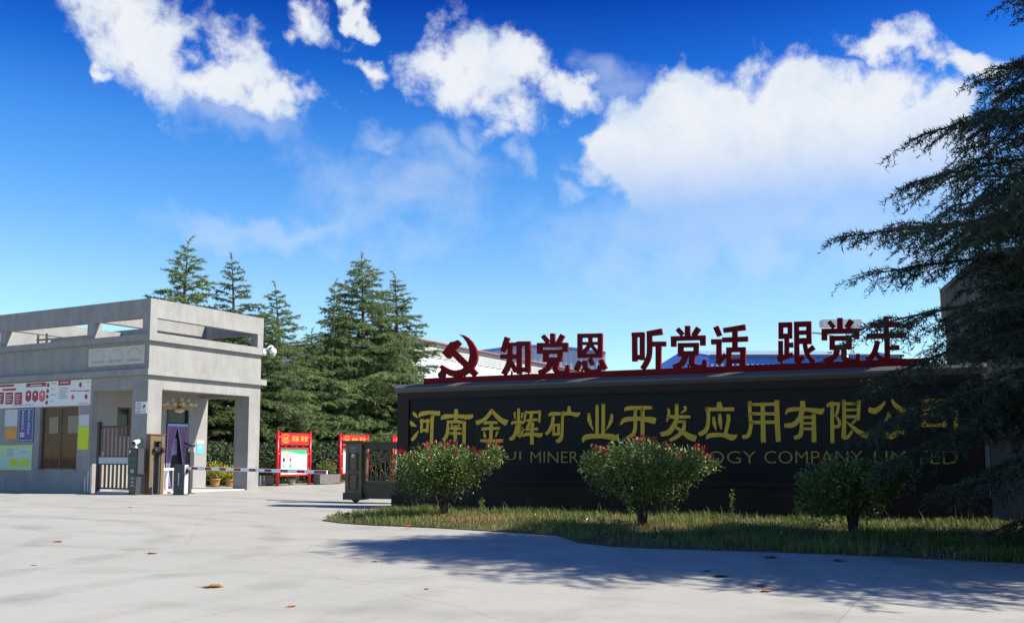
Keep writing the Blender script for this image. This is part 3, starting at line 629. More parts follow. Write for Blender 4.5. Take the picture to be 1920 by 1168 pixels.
# barrier
BP = G(.60, -1.25); BPx = BP
br = thing('barrier_gate', 'parking barrier with dark grey cabinet and long red-banded white arm', 'barrier', BP, GA - RAD(90) + RAD(22))
box_of('cabinet', DKGREY, br, (-.20, .20, -.28, .02, 0, 1.10), bev=.012); box_of('cabinet_side', LTGREY, br, (.202, .225, -.275, .015, .02, 1.09), bev=.004)
box_of('cabinet_door', LTGREY, br, (-.18, .18, .0205, .03, .1, 1.0)); box_of('plinth', BLACK, br, (-.24, .26, -.32, .06, 0.004, .03))
mb = MB()
for k in range(15): mb.box(-.03 + (k % 3) * .006, .012 + (k % 2) * .008, -.2825, -.2802, .36 + k * .03, .377 + k * .03)
mb.build('vertical_lettering', WHITE, br)
box_of('arm_hub', BLACK, br, (.2255, .30, -.22, -.06, .78, .94), bev=.01)
AE = OC + (at_depth(601, 885, 30.0) - OC); arm0 = BP + Vector((0, 0, .97))
adir = Vector((AE.x - BP.x, AE.y - BP.y, AE.z - .97)); alen = adir.length
mrot = br.rotation_euler.z
ad_l = Matrix.Rotation(-mrot, 3, 'Z') @ adir; ad_l.normalize()
sidev = Vector((ad_l.y, -ad_l.x, 0)).normalized(); upv = ad_l.cross(sidev) * -1
if upv.z < 0: upv = -upv
def arm_box(mb, s0, s1, h, t, off=Vector((.26, -.14, .97))):
    M = Matrix.Identity(4)
    c = [off + ad_l * s + sidev * a + upv * b_ for s in (s0, s1) for a, b_ in ((-t, -h), (t, -h), (t, h), (-t, h))]
    mb.add(c, [(0, 3, 2, 1), (4, 5, 6, 7), (0, 1, 5, 4), (1, 2, 6, 5), (2, 3, 7, 6), (3, 0, 4, 7)])
mb = MB(); arm_box(mb, -.15, alen, .058, .022); ao = mb.build('arm', WHITEMETAL, br)
nb = 9
for k in range(nb):
    s = .42 + k * (alen - .85) / (nb - 1)
    mb = MB(); arm_box(mb, s - .16, s + .2 if k < nb - 1 else alen - .01, .044, .0245); mb.build('red_band', DKRED, ao)
# camera post
kp2 = ground(354, 925)
c2 = thing('camera_post', 'dark post with grey bullet camera and purple lamp beside the barrier', 'camera post', kp2, GA - RAD(90))
box_of('base_plate', DKGREY, c2, (-.17, .17, -.13, .13, 0, .03)); box_of('lower_column', DKGREY, c2, (-.075, .075, -.06, .06, .03, 1.0)); box_of('collar', BLACK, c2, (-.10, .10, -.08, .08, 1.0, 1.03))
box_of('upper_column', DKGREY, c2, (-.13, .13, -.10, .10, 1.03, 1.72), bev=.01)
mb = MB(); mb.tube([(-.13, -.16, 1.88), (.25, -.02, 1.80)], .07, 10); mb.build('camera_body', DKGREY, c2, True)
mb = MB(); mb.tube([(.02, -.06, 1.72), (.05, -.08, 1.80)], .03, 8); mb.build('camera_mount', BLACK, c2)
box_of('lamp_panel', mat('lavender_panel', (.42, .40, .70), .4), c2, (.10, .36, -.15, -.102, 1.55, 1.74)); mb = MB(); mb.tube([(.13, -.19, 1.62), (.13, -.151, 1.62)], .055, 10); mb.build('lamp', YELLOW, c2, True)
mb = MB(); mb.tube([(-.05, -.1, 1.83), (-.25, -.12, 1.66), (-.35, -.12, 1.60), (-.22, -.11, 1.58), (-.1, -.1, 1.64)], .012, 5); mb.build('cable', BLACK, c2)

# ------------------------------------------------------------------ red bulletin boards in a row beyond the road
B0 = ground(519, 911); BSTEP = gu * 4.66
def bulletin(i, head, label):
    o = thing('bulletin_board', label, 'bulletin board', B0 + BSTEP * i, GA, 'red bulletin boards along the drive')
    Lb = 2.3; Hb = 2.56
    for x in (0, Lb): mb = MB(); mb.tube([(x, 0, 0), (x, 0, Hb)], .085, 12); mb.build('post', BOARD_RED, o, True); mb = MB(); mb.lathe([(.10, 0), (.10, .02), (.03, .04)], 10, (x, 0, Hb)); mb.build('post_cap', BOARD_RED, o)
    hb = box_of('header', BOARD_RED, o, (.14, Lb - .14, -.05, .05, 1.94, Hb - .04))
    def f2(a, b_, d): return (a, -.052 - d, b_)
    def line(nm, m, a0, a1, b0, b1, par, d=.003):
        q = MB(); q.prism([(a0, b0), (a1, b0), (a1, b1), (a0, b1)], 0, d, f2); return q.build(nm, m, par)
    box_of('header_frame', BOARD_RED, o, (.14, Lb - .14, -.065, -.0505, 1.941, 1.975), (.14, Lb - .14, -.065, -.0505, Hb - .075, Hb - .041))
    cx, cz = .50, 2.24
    mb = MB(); outer = [(cx + .27 * math.cos(k * math.pi / 12), cz + .20 * math.sin(k * math.pi / 12)) for k in range(2, 26)]
    mb.prism(stroke_poly([(a, b_, .02) for a, b_ in outer[:-2]]), 0, .004, f2); mb.build('logo_ring', YELLOW, o)
    text_part('logo_character', '金辉', cx - .17, cx + .17, cz - .09, cz + .09, f2, YELLOW, o, .004, .008)
    line('logo_rule', YELLOW, cx - .2, cx + .2, cz - .165, cz - .14, o)
    for k, c in enumerate(head):
        a = .92 + k * .26 + (.12 if k > 1 else 0); text_part('character', c, a, a + .23, 2.12, 2.38, f2, YELLOW, o, .004, .012)
    for x in (.55, Lb - .55): box_of('hanger', BOARD_RED, o, (x - .03, x + .03, -.02, .02, 1.82, 1.94))
    box_of('panel_frame', BOARD_RED, o, (.14, Lb - .14, -.045, .045, .46, .54), (.14, Lb - .14, -.045, .045, 1.74, 1.82), (.14, .22, -.045, .045, .54, 1.74), (Lb - .22, Lb - .14, -.045, .045, .54, 1.74))
    pn = box_of('printed_panel', WHITE, o, (.2205, Lb - .2205, -.02, .02, .5405, 1.7395))
    def f3(a, b_, d): return (a, -.022 - d, b_)
    n = 14; top = [(.2205 + (Lb - .441) * k / n, 1.56 + .07 * math.sin(k / n * 5 + .6)) for k in range(n + 1)]
    mb = MB(); mb.prism(top + [(Lb - .2205, 1.739), (.2205, 1.739)], 0, .002, f3); mb.build('green_wave', GREENP, pn)
    if i == 0:
        for a, b_, m in ((.42, 1.23, BLUE), (.88, 1.23, PINKRED), (.42, .93, CYANP), (.88, .93, GREENP)):
            mb = MB(); mb.prism([(a + .09 * math.cos(k * math.pi / 8), b_ + .11 * math.sin(k * math.pi / 8)) for k in range(16)], 0, .002, f3); mb.build('dot', m, pn)
        mb = MB(); mb.prism([(.66 + .11 * math.cos(k * math.pi / 8), 1.43 + .11 * math.sin(k * math.pi / 8)) for k in range(16)], .001, .003, f3); mb.build('dot', mat('orange_print', (.75, .42, .12)), pn)
        for k in range(5): q = MB(); q.prism([(1.15, .85 + k * .1), (1.75 - .1 * (k % 2), .85 + k * .1), (1.75 - .1 * (k % 2), .865 + k * .1), (1.15, .865 + k * .1)], 0, .002, f3); q.build('text_line', mat('pale_print', (.62, .62, .64)), pn)
    else:
        q = MB(); q.prism([(.5, 1.28), (.56, 1.28), (.56, 1.38), (.5, 1.38)], 0, .002, f3); q.build('mark', TEXTGREY, pn)
        for k in range(6): q = MB(); q.prism([(.45, .75 + k * .09), (1.75 - .12 * (k % 3), .75 + k * .09), (1.75 - .12 * (k % 3), .765 + k * .09), (.45, .765 + k * .09)], 0, .002, f3); q.build('text_line', mat('pale_print', (.62, .62, .64)), pn)
    for z in (.75, 1.5, 2.3):
        for x in (.085, Lb - .14): box_of('clamp', WHITEMETAL, o, (x, x + .054, -.02, .02, z, z + .05))
    return o
bulletin(0, '宗旨荣誉', 'nearest red bulletin board, its panel showing four coloured dots')
bulletin(1, '安全环保', 'middle red bulletin board with yellow safety heading, half behind the bronze gate')
bulletin(2, '诚信', 'farthest red bulletin board, seen through the scrolls of the bronze gate')
ib = thing('information_stand', 'small white and red information stand on blue legs beyond the gate', 'stand', B0 + gu * 7.9 + gv * -1.2, GA)
box_of('panel', WHITE, ib, (0, 1.1, -.03, .03, .75, 1.35)); box_of('red_heading', BOARD_RED, ib, (0, 1.1, -.034, .034, 1.352, 1.52)); box_of('blue_block', BLUE, ib, (.62, 1.0, -.034, -.031, .95, 1.25))
for x in (.08, .94): box_of('leg', BLUE, ib, (x, x + .08, -.025, .025, 0, .748))

# ------------------------------------------------------------------ sliding gate
SG0 = ground(652, 941.5); sgd = Vector((1, -.45, 0)).normalized(); sga = math.atan2(sgd.y, sgd.x)
sg = thing('sliding_gate', 'bronze sliding gate with scrollwork half drawn behind the dark sign wall', 'gate', SG0, sga)
GL = 2.75
box_of('end_pillar', BRONZE, sg, (0, .58, -.16, .16, .13, 1.78)); box_of('pillar_cap', BRONZE_D, sg, (-.09, .66, -.22, .22, 1.7805, 1.87)); box_of('pillar_foot', BRONZE_D, sg, (-.05, .63, -.20, .20, .09, .30))
for z0, z1 in ((.38, .88), (.96, 1.5)):
    box_of('panel_moulding', BRONZE_D, sg, (.12, .46, -.185, -.1605, z0, z0 + .03), (.12, .46, -.185, -.1605, z1 - .03, z1), (.12, .15, -.185, -.1605, z0 + .03, z1 - .03), (.43, .46, -.185, -.1605, z0 + .03, z1 - .03))
    box_of('raised_panel', BRONZE, sg, (.18, .40, -.178, -.1605, z0 + .06, z1 - .06))
box_of('lamp_plate', mat('blue_grey_plate', (.16, .17, .24), .4), sg, (.18, .40, -.175, -.1605, 1.62, 1.68), (.16, .42, -.175, -.1605, 1.53, 1.56)); mb = MB(); mb.tube([(.29, -.19, 1.42), (.29, -.179, 1.42)], .06, 12); mb.build('medallion', LTGREY, sg)
box_of('bottom_panel', BRONZE_D, sg, (.6301, GL, -.10, .10, .13, .60)); box_of('top_rail', BRONZE_D, sg, (.5801, GL, -.09, .09, 1.62, 1.78)); box_of('cap_rail', BRONZE_D, sg, (.6601, GL, -.13, .13, 1.7801, 1.83)); box_of('lower_rail', BRONZE, sg, (.5801, GL, -.05, .05, .6002, .66))
box_of('side_stile', BRONZE, sg, (.5802, .66, -.06, .06, .6602, 1.6198))
def scroll(pts, r=.014):
    mb = MB(); mb.tube(pts, r, 6); mb.build('scroll', BRONZE, sg, True)
def spiral(cx, cz, r0, a0, turns, sgn):
    return [(cx + (r0 * (1 - .75 * t)) * math.cos(a0 + sgn * turns * 2 * math.pi * t), 0, cz + (r0 * (1 - .75 * t)) * math.sin(a0 + sgn * turns * 2 * math.pi * t)) for t in [k / 16 for k in range(17)]]
for k in range(6):
    x = .82 + k * .33
    mb = MB(); mb.tube([(x + .165, 0, .66), (x + .165, 0, 1.62)], .013, 6); mb.build('baluster', BRONZE, sg)
    mb = MB(); mb.tube([(x, 0, .66), (x, 0, 1.62)], .016, 6); mb.build('baluster', BRONZE, sg)
    for s in (-1, 1):
        scroll([(x + s * .02, .0, .70), (x + s * .10, 0, .72), (x + s * .135, 0, .80), (x + s * .11, 0, .90), (x + s * .05, 0, .98), (x + s * .012, 0, 1.06)])
        scroll(spiral(x + s * .075, .78, .05, math.pi / 2, 1.2, -s), .010)
        scroll([(x + s * .012, 0, 1.12), (x + s * .04, 0, 1.24), (x + s * .11, 0, 1.34), (x + s * .13, 0, 1.44), (x + s * .09, 0, 1.52), (x + s * .03, 0, 1.55)])
        scroll(spiral(x + s * .085, 1.46, .045, -math.pi / 2, 1.1, s), .010)
    mb = MB(); mb.lathe([(.0, -.04), (.035, 0), (.0, .04)], 8, (x, 0, 1.09)); mb.build('rosette', BRONZE, sg)
for x in (.29, 2.4):
    mb = MB(); mb.prism([(x - .14, .09), (x + .14, .09), (x + .02, 0.006), (x - .02, 0.006)], -.05, .05, lambda a, b_, d: (a, d, b_)); mb.build('wheel_bracket', BLACK, sg)
rl = MB(); rl.box(-3.1, GL + 1.5, -.03, .03, .0, .012)
ro = rl.build('gate_rail', BRONZE_D); ro.location = SG0 + Vector((0, 0, .002)); ro.rotation_euler = (0, 0, sga); tag(ro, 'thin steel track in the concrete under the bronze sliding gate', 'rail')

# ------------------------------------------------------------------ sign wall
WA = math.atan2(wd.y, wd.x)
sw = thing('sign_wall', 'long dark polished granite sign wall with gold company lettering', 'sign wall', WL, WA)
TH = .7                                              # local x along the wall, front face at y = 0 looking to -y
def wpx(x, y, off=0.0):                              # photo pixel -> wall coordinates (along, height) on the plane y = off
    q = on_plane(x, y, WL - wn_ * off, wn_) - WL; return q.dot(wd), q.z
def wb(name, m, *bxs, parent=sw): return box_of(name, m, parent, *bxs)
wb('core', GRANITE_R, (.12, WLEN - .02, .06, TH, 0, 3.18))
wb('plinth', GRANITE_R, (-.02, WLEN + .06, -.10, TH + .1, 0, .52)); wb('plinth_step', GRANITE_R, (.03, WLEN + .02, -.06, .0598, .5205, .62)); wb('plinth_step', GRANITE, (.06, WLEN, -.03, .0598, .6205, .72))
fx0, fx1, fz0, fz1 = .46, WLEN - .36, .80, 2.97
wb('frame_member', GRANITE_R, (.10, WLEN - .03, -.012, .0598, fz1 + .03, 3.16)); wb('frame_member', GRANITE_R, (.10, fx0, -.012, .0598, .7205, fz1 + .0295)); wb('frame_member', GRANITE_R, (fx1, WLEN - .03, -.012, .0598, .7205, fz1 + .0295)); wb('frame_member', GRANITE_R, (fx0 + .0005, fx1 - .0005, -.012, .0598, .7205, fz0))
wb('frame_bead', GRANITE, (fx0 + .001, fx1 - .001, -.03, .0597, fz1 - .02, fz1 + .0295))
npan = 14; pw = (fx1 - fx0 - .002) / npan
for k in range(npan):
    for r, (z0, z1) in enumerate(((fz0 + .001, 1.82), (1.824, fz1 - .021))): wb('granite_panel', GRANITE, (fx0 + .001 + k * pw + .002, fx0 + .001 + (k + 1) * pw - .002, .035 + .001 * ((k + r) % 2), .0596, z0, z1))
# cornice and weathered cap with a chamfer that catches light between the letters
mb = MB(); mb.prism([(-.02, 3.161), (-.09, 3.24), (-.09, 3.30), (.045, 3.395), (TH + .0, 3.395), (TH + .09, 3.30), (TH + .09, 3.24), (TH, 3.161)], -.0, WLEN + .06, lambda a, b_, d: (.02 + d, a, b_)); mb.build('cap', CAPSTONE, sw)
YF = .030
def wfn(a, b_, d): return (a, YF - d, b_)
def char_part(name, strokes, org, scl, m, parent, fn, depth, off=0.0, rounded=True, stagger=.0006):
    mb = MB()
    for i, st in enumerate(strokes):
        pts = round_ends(st) if rounded else st
        poly = stroke_poly(pts) if len(st[0]) == 3 else st
        pl = [wpx(org[0] + a / scl, org[1] + b_ / scl, off) for a, b_ in poly]
        mb.prism(pl, -stagger * i * .5, depth + stagger * i, fn)
    return mb.build(name, m, parent)
A_, B_, C_, D_, E_ = ((750, 740), 8.727), ((950, 740), 8.727), ((1150, 740), 8.0), ((1380, 740), 8.727), ((1580, 730), 8.727)
GOLDCH = [
 (A_, [[(205,280,20),(235,320,60),(285,375,16)],[(165,430,25),(195,480,70),(265,515,12)],[(295,590,8),(240,680,60),(190,740,50)],[(308,368,16),(340,315,75),(480,290,60),(590,302,72),(640,300,80)],[(525,330,60),(515,560,55),(510,735,55),(500,800,45)],[(352,405,45),(345,605,45)],[(452,405,40),(438,605,45)],[(330,430,48),(470,430,48)],[(335,578,45),(450,578,45)]]),
 (A_, [[(912,240,50),(912,300,65),(905,440,55)],[(672,405,20),(715,360,80),(900,345,55),(1080,362,75),(1160,350,75),(1185,318,8)],[(775,425,30),(775,580,50),(745,690,60),(700,730,45)],[(770,447,45),(900,437,48),(1060,450,50)],[(1045,435,60),(1045,600,55),(1045,790,55)],[(835,480,28),(850,530,28)],[(962,480,30),(950,525,28)],[(810,552,45),(990,552,40)],[(810,632,48),(995,632,40)],[(900,510,55),(900,760,55)]]),
 (A_, [[(1500,230,30),(1480,280,60),(1380,400,60),(1250,460,72)],[(1500,250,40),(1560,330,65),(1660,420,80),(1735,455,105)],[(1375,475,36),(1410,455,50),(1580,455,45)],[(1490,450,55),(1480,740,60)],[(1330,575,22),(1370,555,50),(1615,545,45)],[(1370,600,25),(1385,680,50),(1400,705,16)],[(1590,600,45),(1560,690,18)],[(1330,750,45),(1660,750,55)]]),
 (B_, [[(190,235,45),(190,440,55)],[(122,285,35),(132,390,16)],[(255,295,35),(240,382,20)],[(75,482,25),(110,450,50),(265,450,55)],[(165,480,45),(140,620,50),(100,700,65),(50,725,55)],[(200,480,45),(195,670,55),(235,645,48),(275,560,14)],[(310,270,35),(295,360,35),(290,450,18)],[(300,290,45),(430,285,40),(550,280,45)],[(540,265,40),(530,440,35)],[(400,310,55),(390,400,50),(325,570,48)],[(325,420,35),(490,405,45)],[(310,572,35),(500,555,45)],[(420,460,55),(410,640,60),(410,800,60)],[(262,685,20),(310,645,60),(450,645,55),(540,660,75),(580,630,22)]]),
 (B_, [[(690,345,22),(720,312,60),(870,310,55)],[(760,340,50),(740,480,55),(690,590,60),(640,640,48)],[(765,500,45),(765,660,38)],[(760,495,38),(860,495,45)],[(850,480,45),(845,640,50)],[(760,645,45),(860,635,48)],[(1015,195,40),(1020,290,75)],[(905,312,68),(1040,305,55),(1140,325,75),(1195,292,25)],[(910,290,40),(905,600,45),(880,720,70),(820,765,66)]]),
 (B_, [[(1475,195,50),(1475,650,55)],[(1578,180,55),(1575,650,60)],[(1340,305,45),(1350,420,65),(1410,575,10)],[(1720,320,40),(1700,440,60),(1625,575,8)],[(1245,770,30),(1290,690,85),(1530,672,75),(1700,685,100),(1780,700,100),(1825,645,12)]]),
 (C_, [[(175,240,18),(215,202,62),(555,192,50)],[(105,445,18),(170,375,75),(350,355,60),(550,375,90),(620,390,100)],[(325,220,50),(325,480,55),(290,590,60),(200,650,55)],[(435,220,60),(435,720,60)]]),
 (C_, [[(825,210,35),(830,300,40),(800,395,22)],[(810,330,58),(1000,330,50),(1145,330,40)],[(945,150,55),(945,330,60),(920,430,70),(830,560,80),(715,590,66)],[(1070,175,46),(1078,225,40),(1015,268,16)],[(950,402,40),(1075,400,40)],[(1060,395,40),(1050,520,60),(960,620,60),(850,680,46)],[(930,480,36),(1030,550,60),(1130,620,90),(1225,655,95)]]),
 (C_, [[(1585,115,60),(1595,212,105)],[(1395,217,52),(1590,215,55),(1795,215,55)],[(1420,200,56),(1420,420,55),(1380,540,70),(1290,590,64)],[(1500,335,40),(1512,430,55),(1540,530,10)],[(1590,290,45),(1600,400,65),(1615,515,14)],[(1720,300,55),(1725,380,60),(1680,580,50)],[(1402,655,34),(1440,610,70),(1640,600,60),(1780,640,95),(1855,600,14)]]),
 (D_, [[(220,115,60),(225,300,55),(240,500,60),(200,660,75),(110,690,60)],[(230,162,52),(640,150,52)],[(665,110,80),(670,400,85),(690,740,82)],[(435,165,68),(445,740,82)],[(240,310,52),(640,310,50)],[(240,452,58),(640,445,55)]]),
 (D_, [[(1090,110,80),(1085,220,90),(1040,380,75),(930,490,85),(800,500,66)],[(808,318,20),(870,245,72),(1090,235,58),(1300,260,80),(1390,270,105),(1438,218,12)],[(1075,360,56),(1070,540,60),(1050,660,80),(960,705,62)],[(1080,370,46),(1290,365,46)],[(1270,335,70),(1275,745,78)],[(1080,465,42),(1245,465,40)],[(1080,555,46),(1245,555,44)]]),
 (D_, [[(1495,190,38),(1530,150,58),(1690,150,50)],[(1570,150,58),(1575,750,65)],[(1680,150,46),(1650,300,50),(1600,338,24)],[(1620,335,32),(1690,430,50),(1680,510,55),(1600,520,46)],[(1760,100,60),(1770,400,65),(1760,690,75)],[(1770,145,48),(2020,140,50)],[(2010,110,60),(2000,395,55)],[(1790,245,42),(1990,245,42)],[(1790,355,50),(2010,355,50)],[(1760,695,76),(1830,690,60),(1900,590,36)],[(1962,405,44),(1900,472,30)],[(1810,440,16),(1900,520,50),(2030,620,80),(2140,665,115)]]),
 (E_, [[(690,195,32),(640,270,60),(530,350,95),(435,330,85)],[(805,160,32),(840,230,60),(960,330,95),(1090,360,115)],[(750,375,45),(750,450,70),(660,600,70),(590,690,80)],[(640,700,56),(780,770,98),(900,705,88)],[(820,530,36),(890,620,80),(1000,710,56)]]),
 (E_, [[(1300,205,50),(1340,185,72),(1560,180,60),(1870,178,62)],[(1850,160,66),(1850,640,68),(1820,770,60),(1745,790,30)],[(1155,355,30),(1200,320,75),(1740,310,58)],[(1330,395,68),(1340,600,62)],[(1300,420,56),(1690,412,58)],[(1310,585,54),(1680,580,50)],[(1660,405,54),(1660,605,54)]]),
]
for (org, scl), st in GOLDCH: char_part('gold_character', st, org, scl, GOLD, sw, wfn, .012)
for word, x0, x1 in (('HENAN', 768, 850), ('JINHUI', 864, 976), ('MINERAL', 994, 1122), ('TECHNOLOGY', 1140, 1417), ('COMPANY', 1433, 1617), ('LIMITED', 1639, 1796)):
    text_part('latin_word', word, wpx(x0, 857)[0], wpx(x1, 857)[0], 1.235, 1.52, wfn, GOLD_THIN, sw, .006, -.012)

# red slogan standing on the wall
sl = thing('slogan_sign', 'red free-standing slogan characters with hammer and sickle on top of the sign wall', 'sign', WL + Vector((0, 0, 3.395)), WA)
s0 = wpx(790, 712)[0]
ROFF = .16                                            # front plane of the letters behind the wall face
def rfn(a, b_, d): return (a, ROFF + .10 - d, b_ - 3.395)
box_of('base_beam', RED, sl, (s0, 13.7, ROFF - .03, ROFF + .16, 0.0, .165))
G_, J_, K_ = ((800, 610), 5.486), ((1160, 570), 4.6725), ((1430, 585), 6.4)
def dang(G0, ox=0, oy=0): return None
REDCH = [
 (G_, [[(825,122,50),(775,272,44)],[(815,195,36),(925,192,36)],[(755,320,45),(930,318,45)],[(850,195,44),(850,330,44),(830,420,50),(785,502,52)],[(862,375,38),(912,478,40)],[(945,165,44),(945,500,44)],[(1035,165,50),(1035,482,50)],[(923,187,45),(1060,185,45)],[(923,455,46),(1060,453,46)]]),
 (G_, [[(1190,105,44),(1242,172,44)],[(1290,82,46),(1290,190,46)],[(1395,98,48),(1345,186,46)],[(1132,202,44),(1447,198,44)],[(1158,182,50),(1158,290,50)],[(1421,178,52),(1421,272,52)],[(1220,252,50),(1220,375,50)],[(1366,250,46),(1366,370,46)],[(1196,272,44),(1388,270,44)],[(1196,352,46),(1388,350,46)],[(1268,370,50),(1235,445,50),(1150,488,46)],[(1325,370,50),(1326,465,54),(1380,488,46),(1438,478,46),(1440,408,30)]]),
 (G_, [[(1570,85,44),(1570,335,44)],[(1780,80,46),(1780,330,46)],[(1548,106,42),(1803,102,42)],[(1548,313,42),(1803,309,42)],[(1600,185,30),(1760,183,30)],[(1676,125,34),(1672,195,34),(1602,288,34)],[(1682,200,32),(1756,280,34)],[(1572,368,46),(1530,462,46)],[(1622,362,44),(1630,445,48),(1700,478,52),(1765,462,46),(1772,408,26)],[(1672,342,44),(1704,406,40)],[(1785,355,50),(1832,448,50)]]),
 (J_, [[(135,250,42),(137,502,42)],[(202,248,38),(202,490,38)],[(112,270,42),(222,266,42)],[(118,466,42),(222,464,42)],[(245,260,44),(378,240,54)],[(265,245,42),(265,430,42),(240,510,42),(203,568,40)],[(270,350,42),(410,348,42)],[(345,355,45),(345,582,45)]]),
 (J_, [[(512,216,40),(556,268,40)],[(600,190,44),(600,280,44)],[(698,208,46),(652,280,44)],[(455,302,40),(757,293,40)],[(478,284,44),(478,372,44)],[(734,276,46),(734,362,46)],[(540,342,46),(540,458,46)],[(675,340,42),(675,450,42)],[(517,360,38),(697,357,38)],[(517,434,42),(697,431,42)],[(582,450,48),(552,518,48),(478,556,44)],[(640,450,48),(642,528,50),(690,552,44),(742,546,44),(750,488,30)]]),
 (J_, [[(848,198,48),(882,278,44)],[(808,330,44),(897,328,44)],[(875,308,42),(875,512,44)],[(858,522,46),(936,440,36)],[(915,230,40),(1000,218,44),(1108,202,50)],[(1015,215,44),(1015,395,44)],[(905,314,42),(1130,304,44)],[(962,380,42),(962,550,42)],[(1086,378,46),(1086,550,46)],[(942,400,42),(1110,397,42)],[(942,500,40),(1110,498,40)]]),
 (K_, [[(215,125,54),(215,320,54)],[(324,120,52),(324,315,52)],[(188,154,60),(350,150,60)],[(190,288,60),(350,285,60)],[(285,310,54),(285,560,54)],[(290,396,58),(363,393,58)],[(212,345,52),(212,580,52)],[(175,568,72),(360,508,52)],[(402,115,56),(408,605,60)],[(375,146,62),(578,140,62)],[(550,112,60),(554,382,60)],[(400,246,50),(560,243,50)],[(400,346,68),(582,342,68)],[(402,600,56),(492,535,52)],[(500,365,50),(530,500,54),(608,602,60)],[(614,416,60),(528,482,46)]]),
 (K_, [[(793,112,55),(852,184,55)],[(925,70,66),(925,195,66)],[(1067,98,70),(1008,188,62)],[(705,230,62),(1160,222,62)],[(738,200,66),(738,337,66)],[(1126,194,66),(1126,322,66)],[(832,288,62),(832,452,62)],[(1036,282,62),(1036,445,62)],[(800,314,58),(1067,310,58)],[(800,422,56),(1067,418,56)],[(890,450,64),(862,535,64),(742,590,62)],[(972,450,60),(978,560,64),(1045,592,64),(1132,582,64),(1142,500,44)]]),
 (K_, [[(1290,156,64),(1657,145,64)],[(1480,50,66),(1480,310,66)],[(1245,290,62),(1722,275,62)],[(1492,300,66),(1495,575,66)],[(1500,432,50),(1640,427,50)],[(1378,345,60),(1340,480,64),(1272,578,58)],[(1350,470,46),(1440,570,60),(1725,585,56)]]),
]
for (org, scl), st in REDCH: char_part('red_character', st, org, scl, RED, sl, rfn, .10, ROFF, rounded=False, stagger=.0009)
EMB = [[(155,283),(243,170),(280,165),(315,150),(351,187),(295,245),(234,340),(210,340)],
       [(255,262,62),(500,508,62)],
       [(330,93),(375,100),(420,125),(465,170),(500,230),(518,290),(518,340),(505,390),(480,435),(440,480),(390,513),(340,530),(285,532),(235,520),(190,490),(160,462),(130,432),(150,405),(190,430),(240,454),(300,462),(355,450),(400,418),(430,365),(442,300),(434,230),(410,175),(375,125)],
       [(168,455,42),(150,500,40)], [(150 + 36 * math.cos(k * math.pi / 8), 508 + 36 * math.sin(k * math.pi / 8)) for k in range(16)]]
char_part('emblem', EMB, *G_, RED, sl, rfn, .10, ROFF, rounded=False, stagger=.0015)
# short feet for the letters so that each stands on the beam
for px in (958, 990, 1040, 1090, 1205, 1235, 1290, 1370, 1465, 1500, 1560, 1625, 1665, 1690, 870):
    s = wpx(px, 690, ROFF)[0]; box_of('foot', RED, sl, (s - .02, s + .02, ROFF + .03, ROFF + .07, .165, .26))

# ------------------------------------------------------------------ buildings beyond
wa = thing('glazed_workshop', 'grey workshop with a long band of white-framed windows behind the emblem', 'building', at_depth(770, 855, 78.0) * 1.0, GA)
wa.location.z = 0
WX0 = wa.location.copy()
def whp(px, py):
    q = on_plane(px, py, WX0, gv) - WX0; return q.dot(gu), q.z
zt = whp(790, 637)[1]; zg1 = whp(790, 667)[1]; zg0 = 4.6; LW = 46.0
box_of('wall', SHED, wa, (-.4, LW, 0, 18, 0, zg0), (-.4, LW, 0, 18, zg1, zt - .12), (-.4, -.07, 0, 18, zg0, zg1)); box_of('roof_edge', mat('red_roof_edge', (.22, .07, .07), .5), wa, (-.8, LW + .3, -.4, 18.4, zt - .12, zt)); box_of('roof_sheet', SHED, wa, (-.5, LW + .1, -.2, 18.2, zt + .002, zt + .06))
box_of('back', SHED, wa, (-.069, LW, .5, 18, zg0 + .001, zg1 - .001))
for k in range(9): z = zg1 + .12 + k * .2; box_of('cladding_rib', SHED, wa, (-.4, LW, -.035, -.001, z, z + .07)) if z < zt - .35 else None
ncol = 38; dx = LW / ncol; zm = [zg0 + (zg1 - zg0) * k / 3 for k in range(4)]
pane_me = None
for k in range(ncol):
    for r in range(3):
        if pane_me is None:
            mb = MB(); mb.box(.06, dx - .06, .05, .08, .05, (zg1 - zg0) / 3 - .05); po = mb.build('pane', PANE, wa); pane_me = po.data
        else: po = link('pane', pane_me, wa)
        po.location = (k * dx, 0, zm[r])
mb = MB()
for k in range(ncol + 1): mb.box(k * dx - .06, k * dx + .06, .01, .12, zg0 + .001, zg1 - .001)
for r in range(1, 3):
    for k in range(ncol): mb.box(k * dx + .061, (k + 1) * dx - .061, .02, .11, zm[r] - .05, zm[r] + .05)
mb.build('mullions', MULL, wa)
# pale blue hall with an arched gable
D2 = 112.0
hl = thing('arched_hall', 'pale blue ribbed hall with low arched roof behind the red characters', 'building', (0, D2, 0))
top = [(901, 661.6), (942, 656), (993, 652), (1013, 651.5), (1037, 652), (1082, 657.5), (1135, 664.5)]
tp = [at_depth(x, y, D2) for x, y in top]; tp = [(p.x, p.z) for p in tp]
mb = MB(); mb.prism([(tp[0][0], 0)] + tp + [(tp[-1][0], 0)], 0, 30, lambda a, b_, d: (a, d, b_)); mb.build('body', SHEDBLUE, hl)
mb = MB()
x = tp[0][0] + .3
while x < tp[-1][0] - .2:
    zz = np.interp(x, [p[0] for p in tp], [p[1] for p in tp]); mb.box(x, x + .22, -.12, -.001, 0, zz - .25); x += .62
mb.build('cladding_ribs', SHEDBLUE, hl)
mb = MB(); mb.prism([(a, b_ + .02) for a, b_ in tp] + [(a, b_ + .30) for a, b_ in tp[::-1]], -.4, 30.4, lambda a, b_, d: (a, d, b_)); mb.build('roof', mat('blue_roof_edge', (.05, .14, .42), .5), hl)
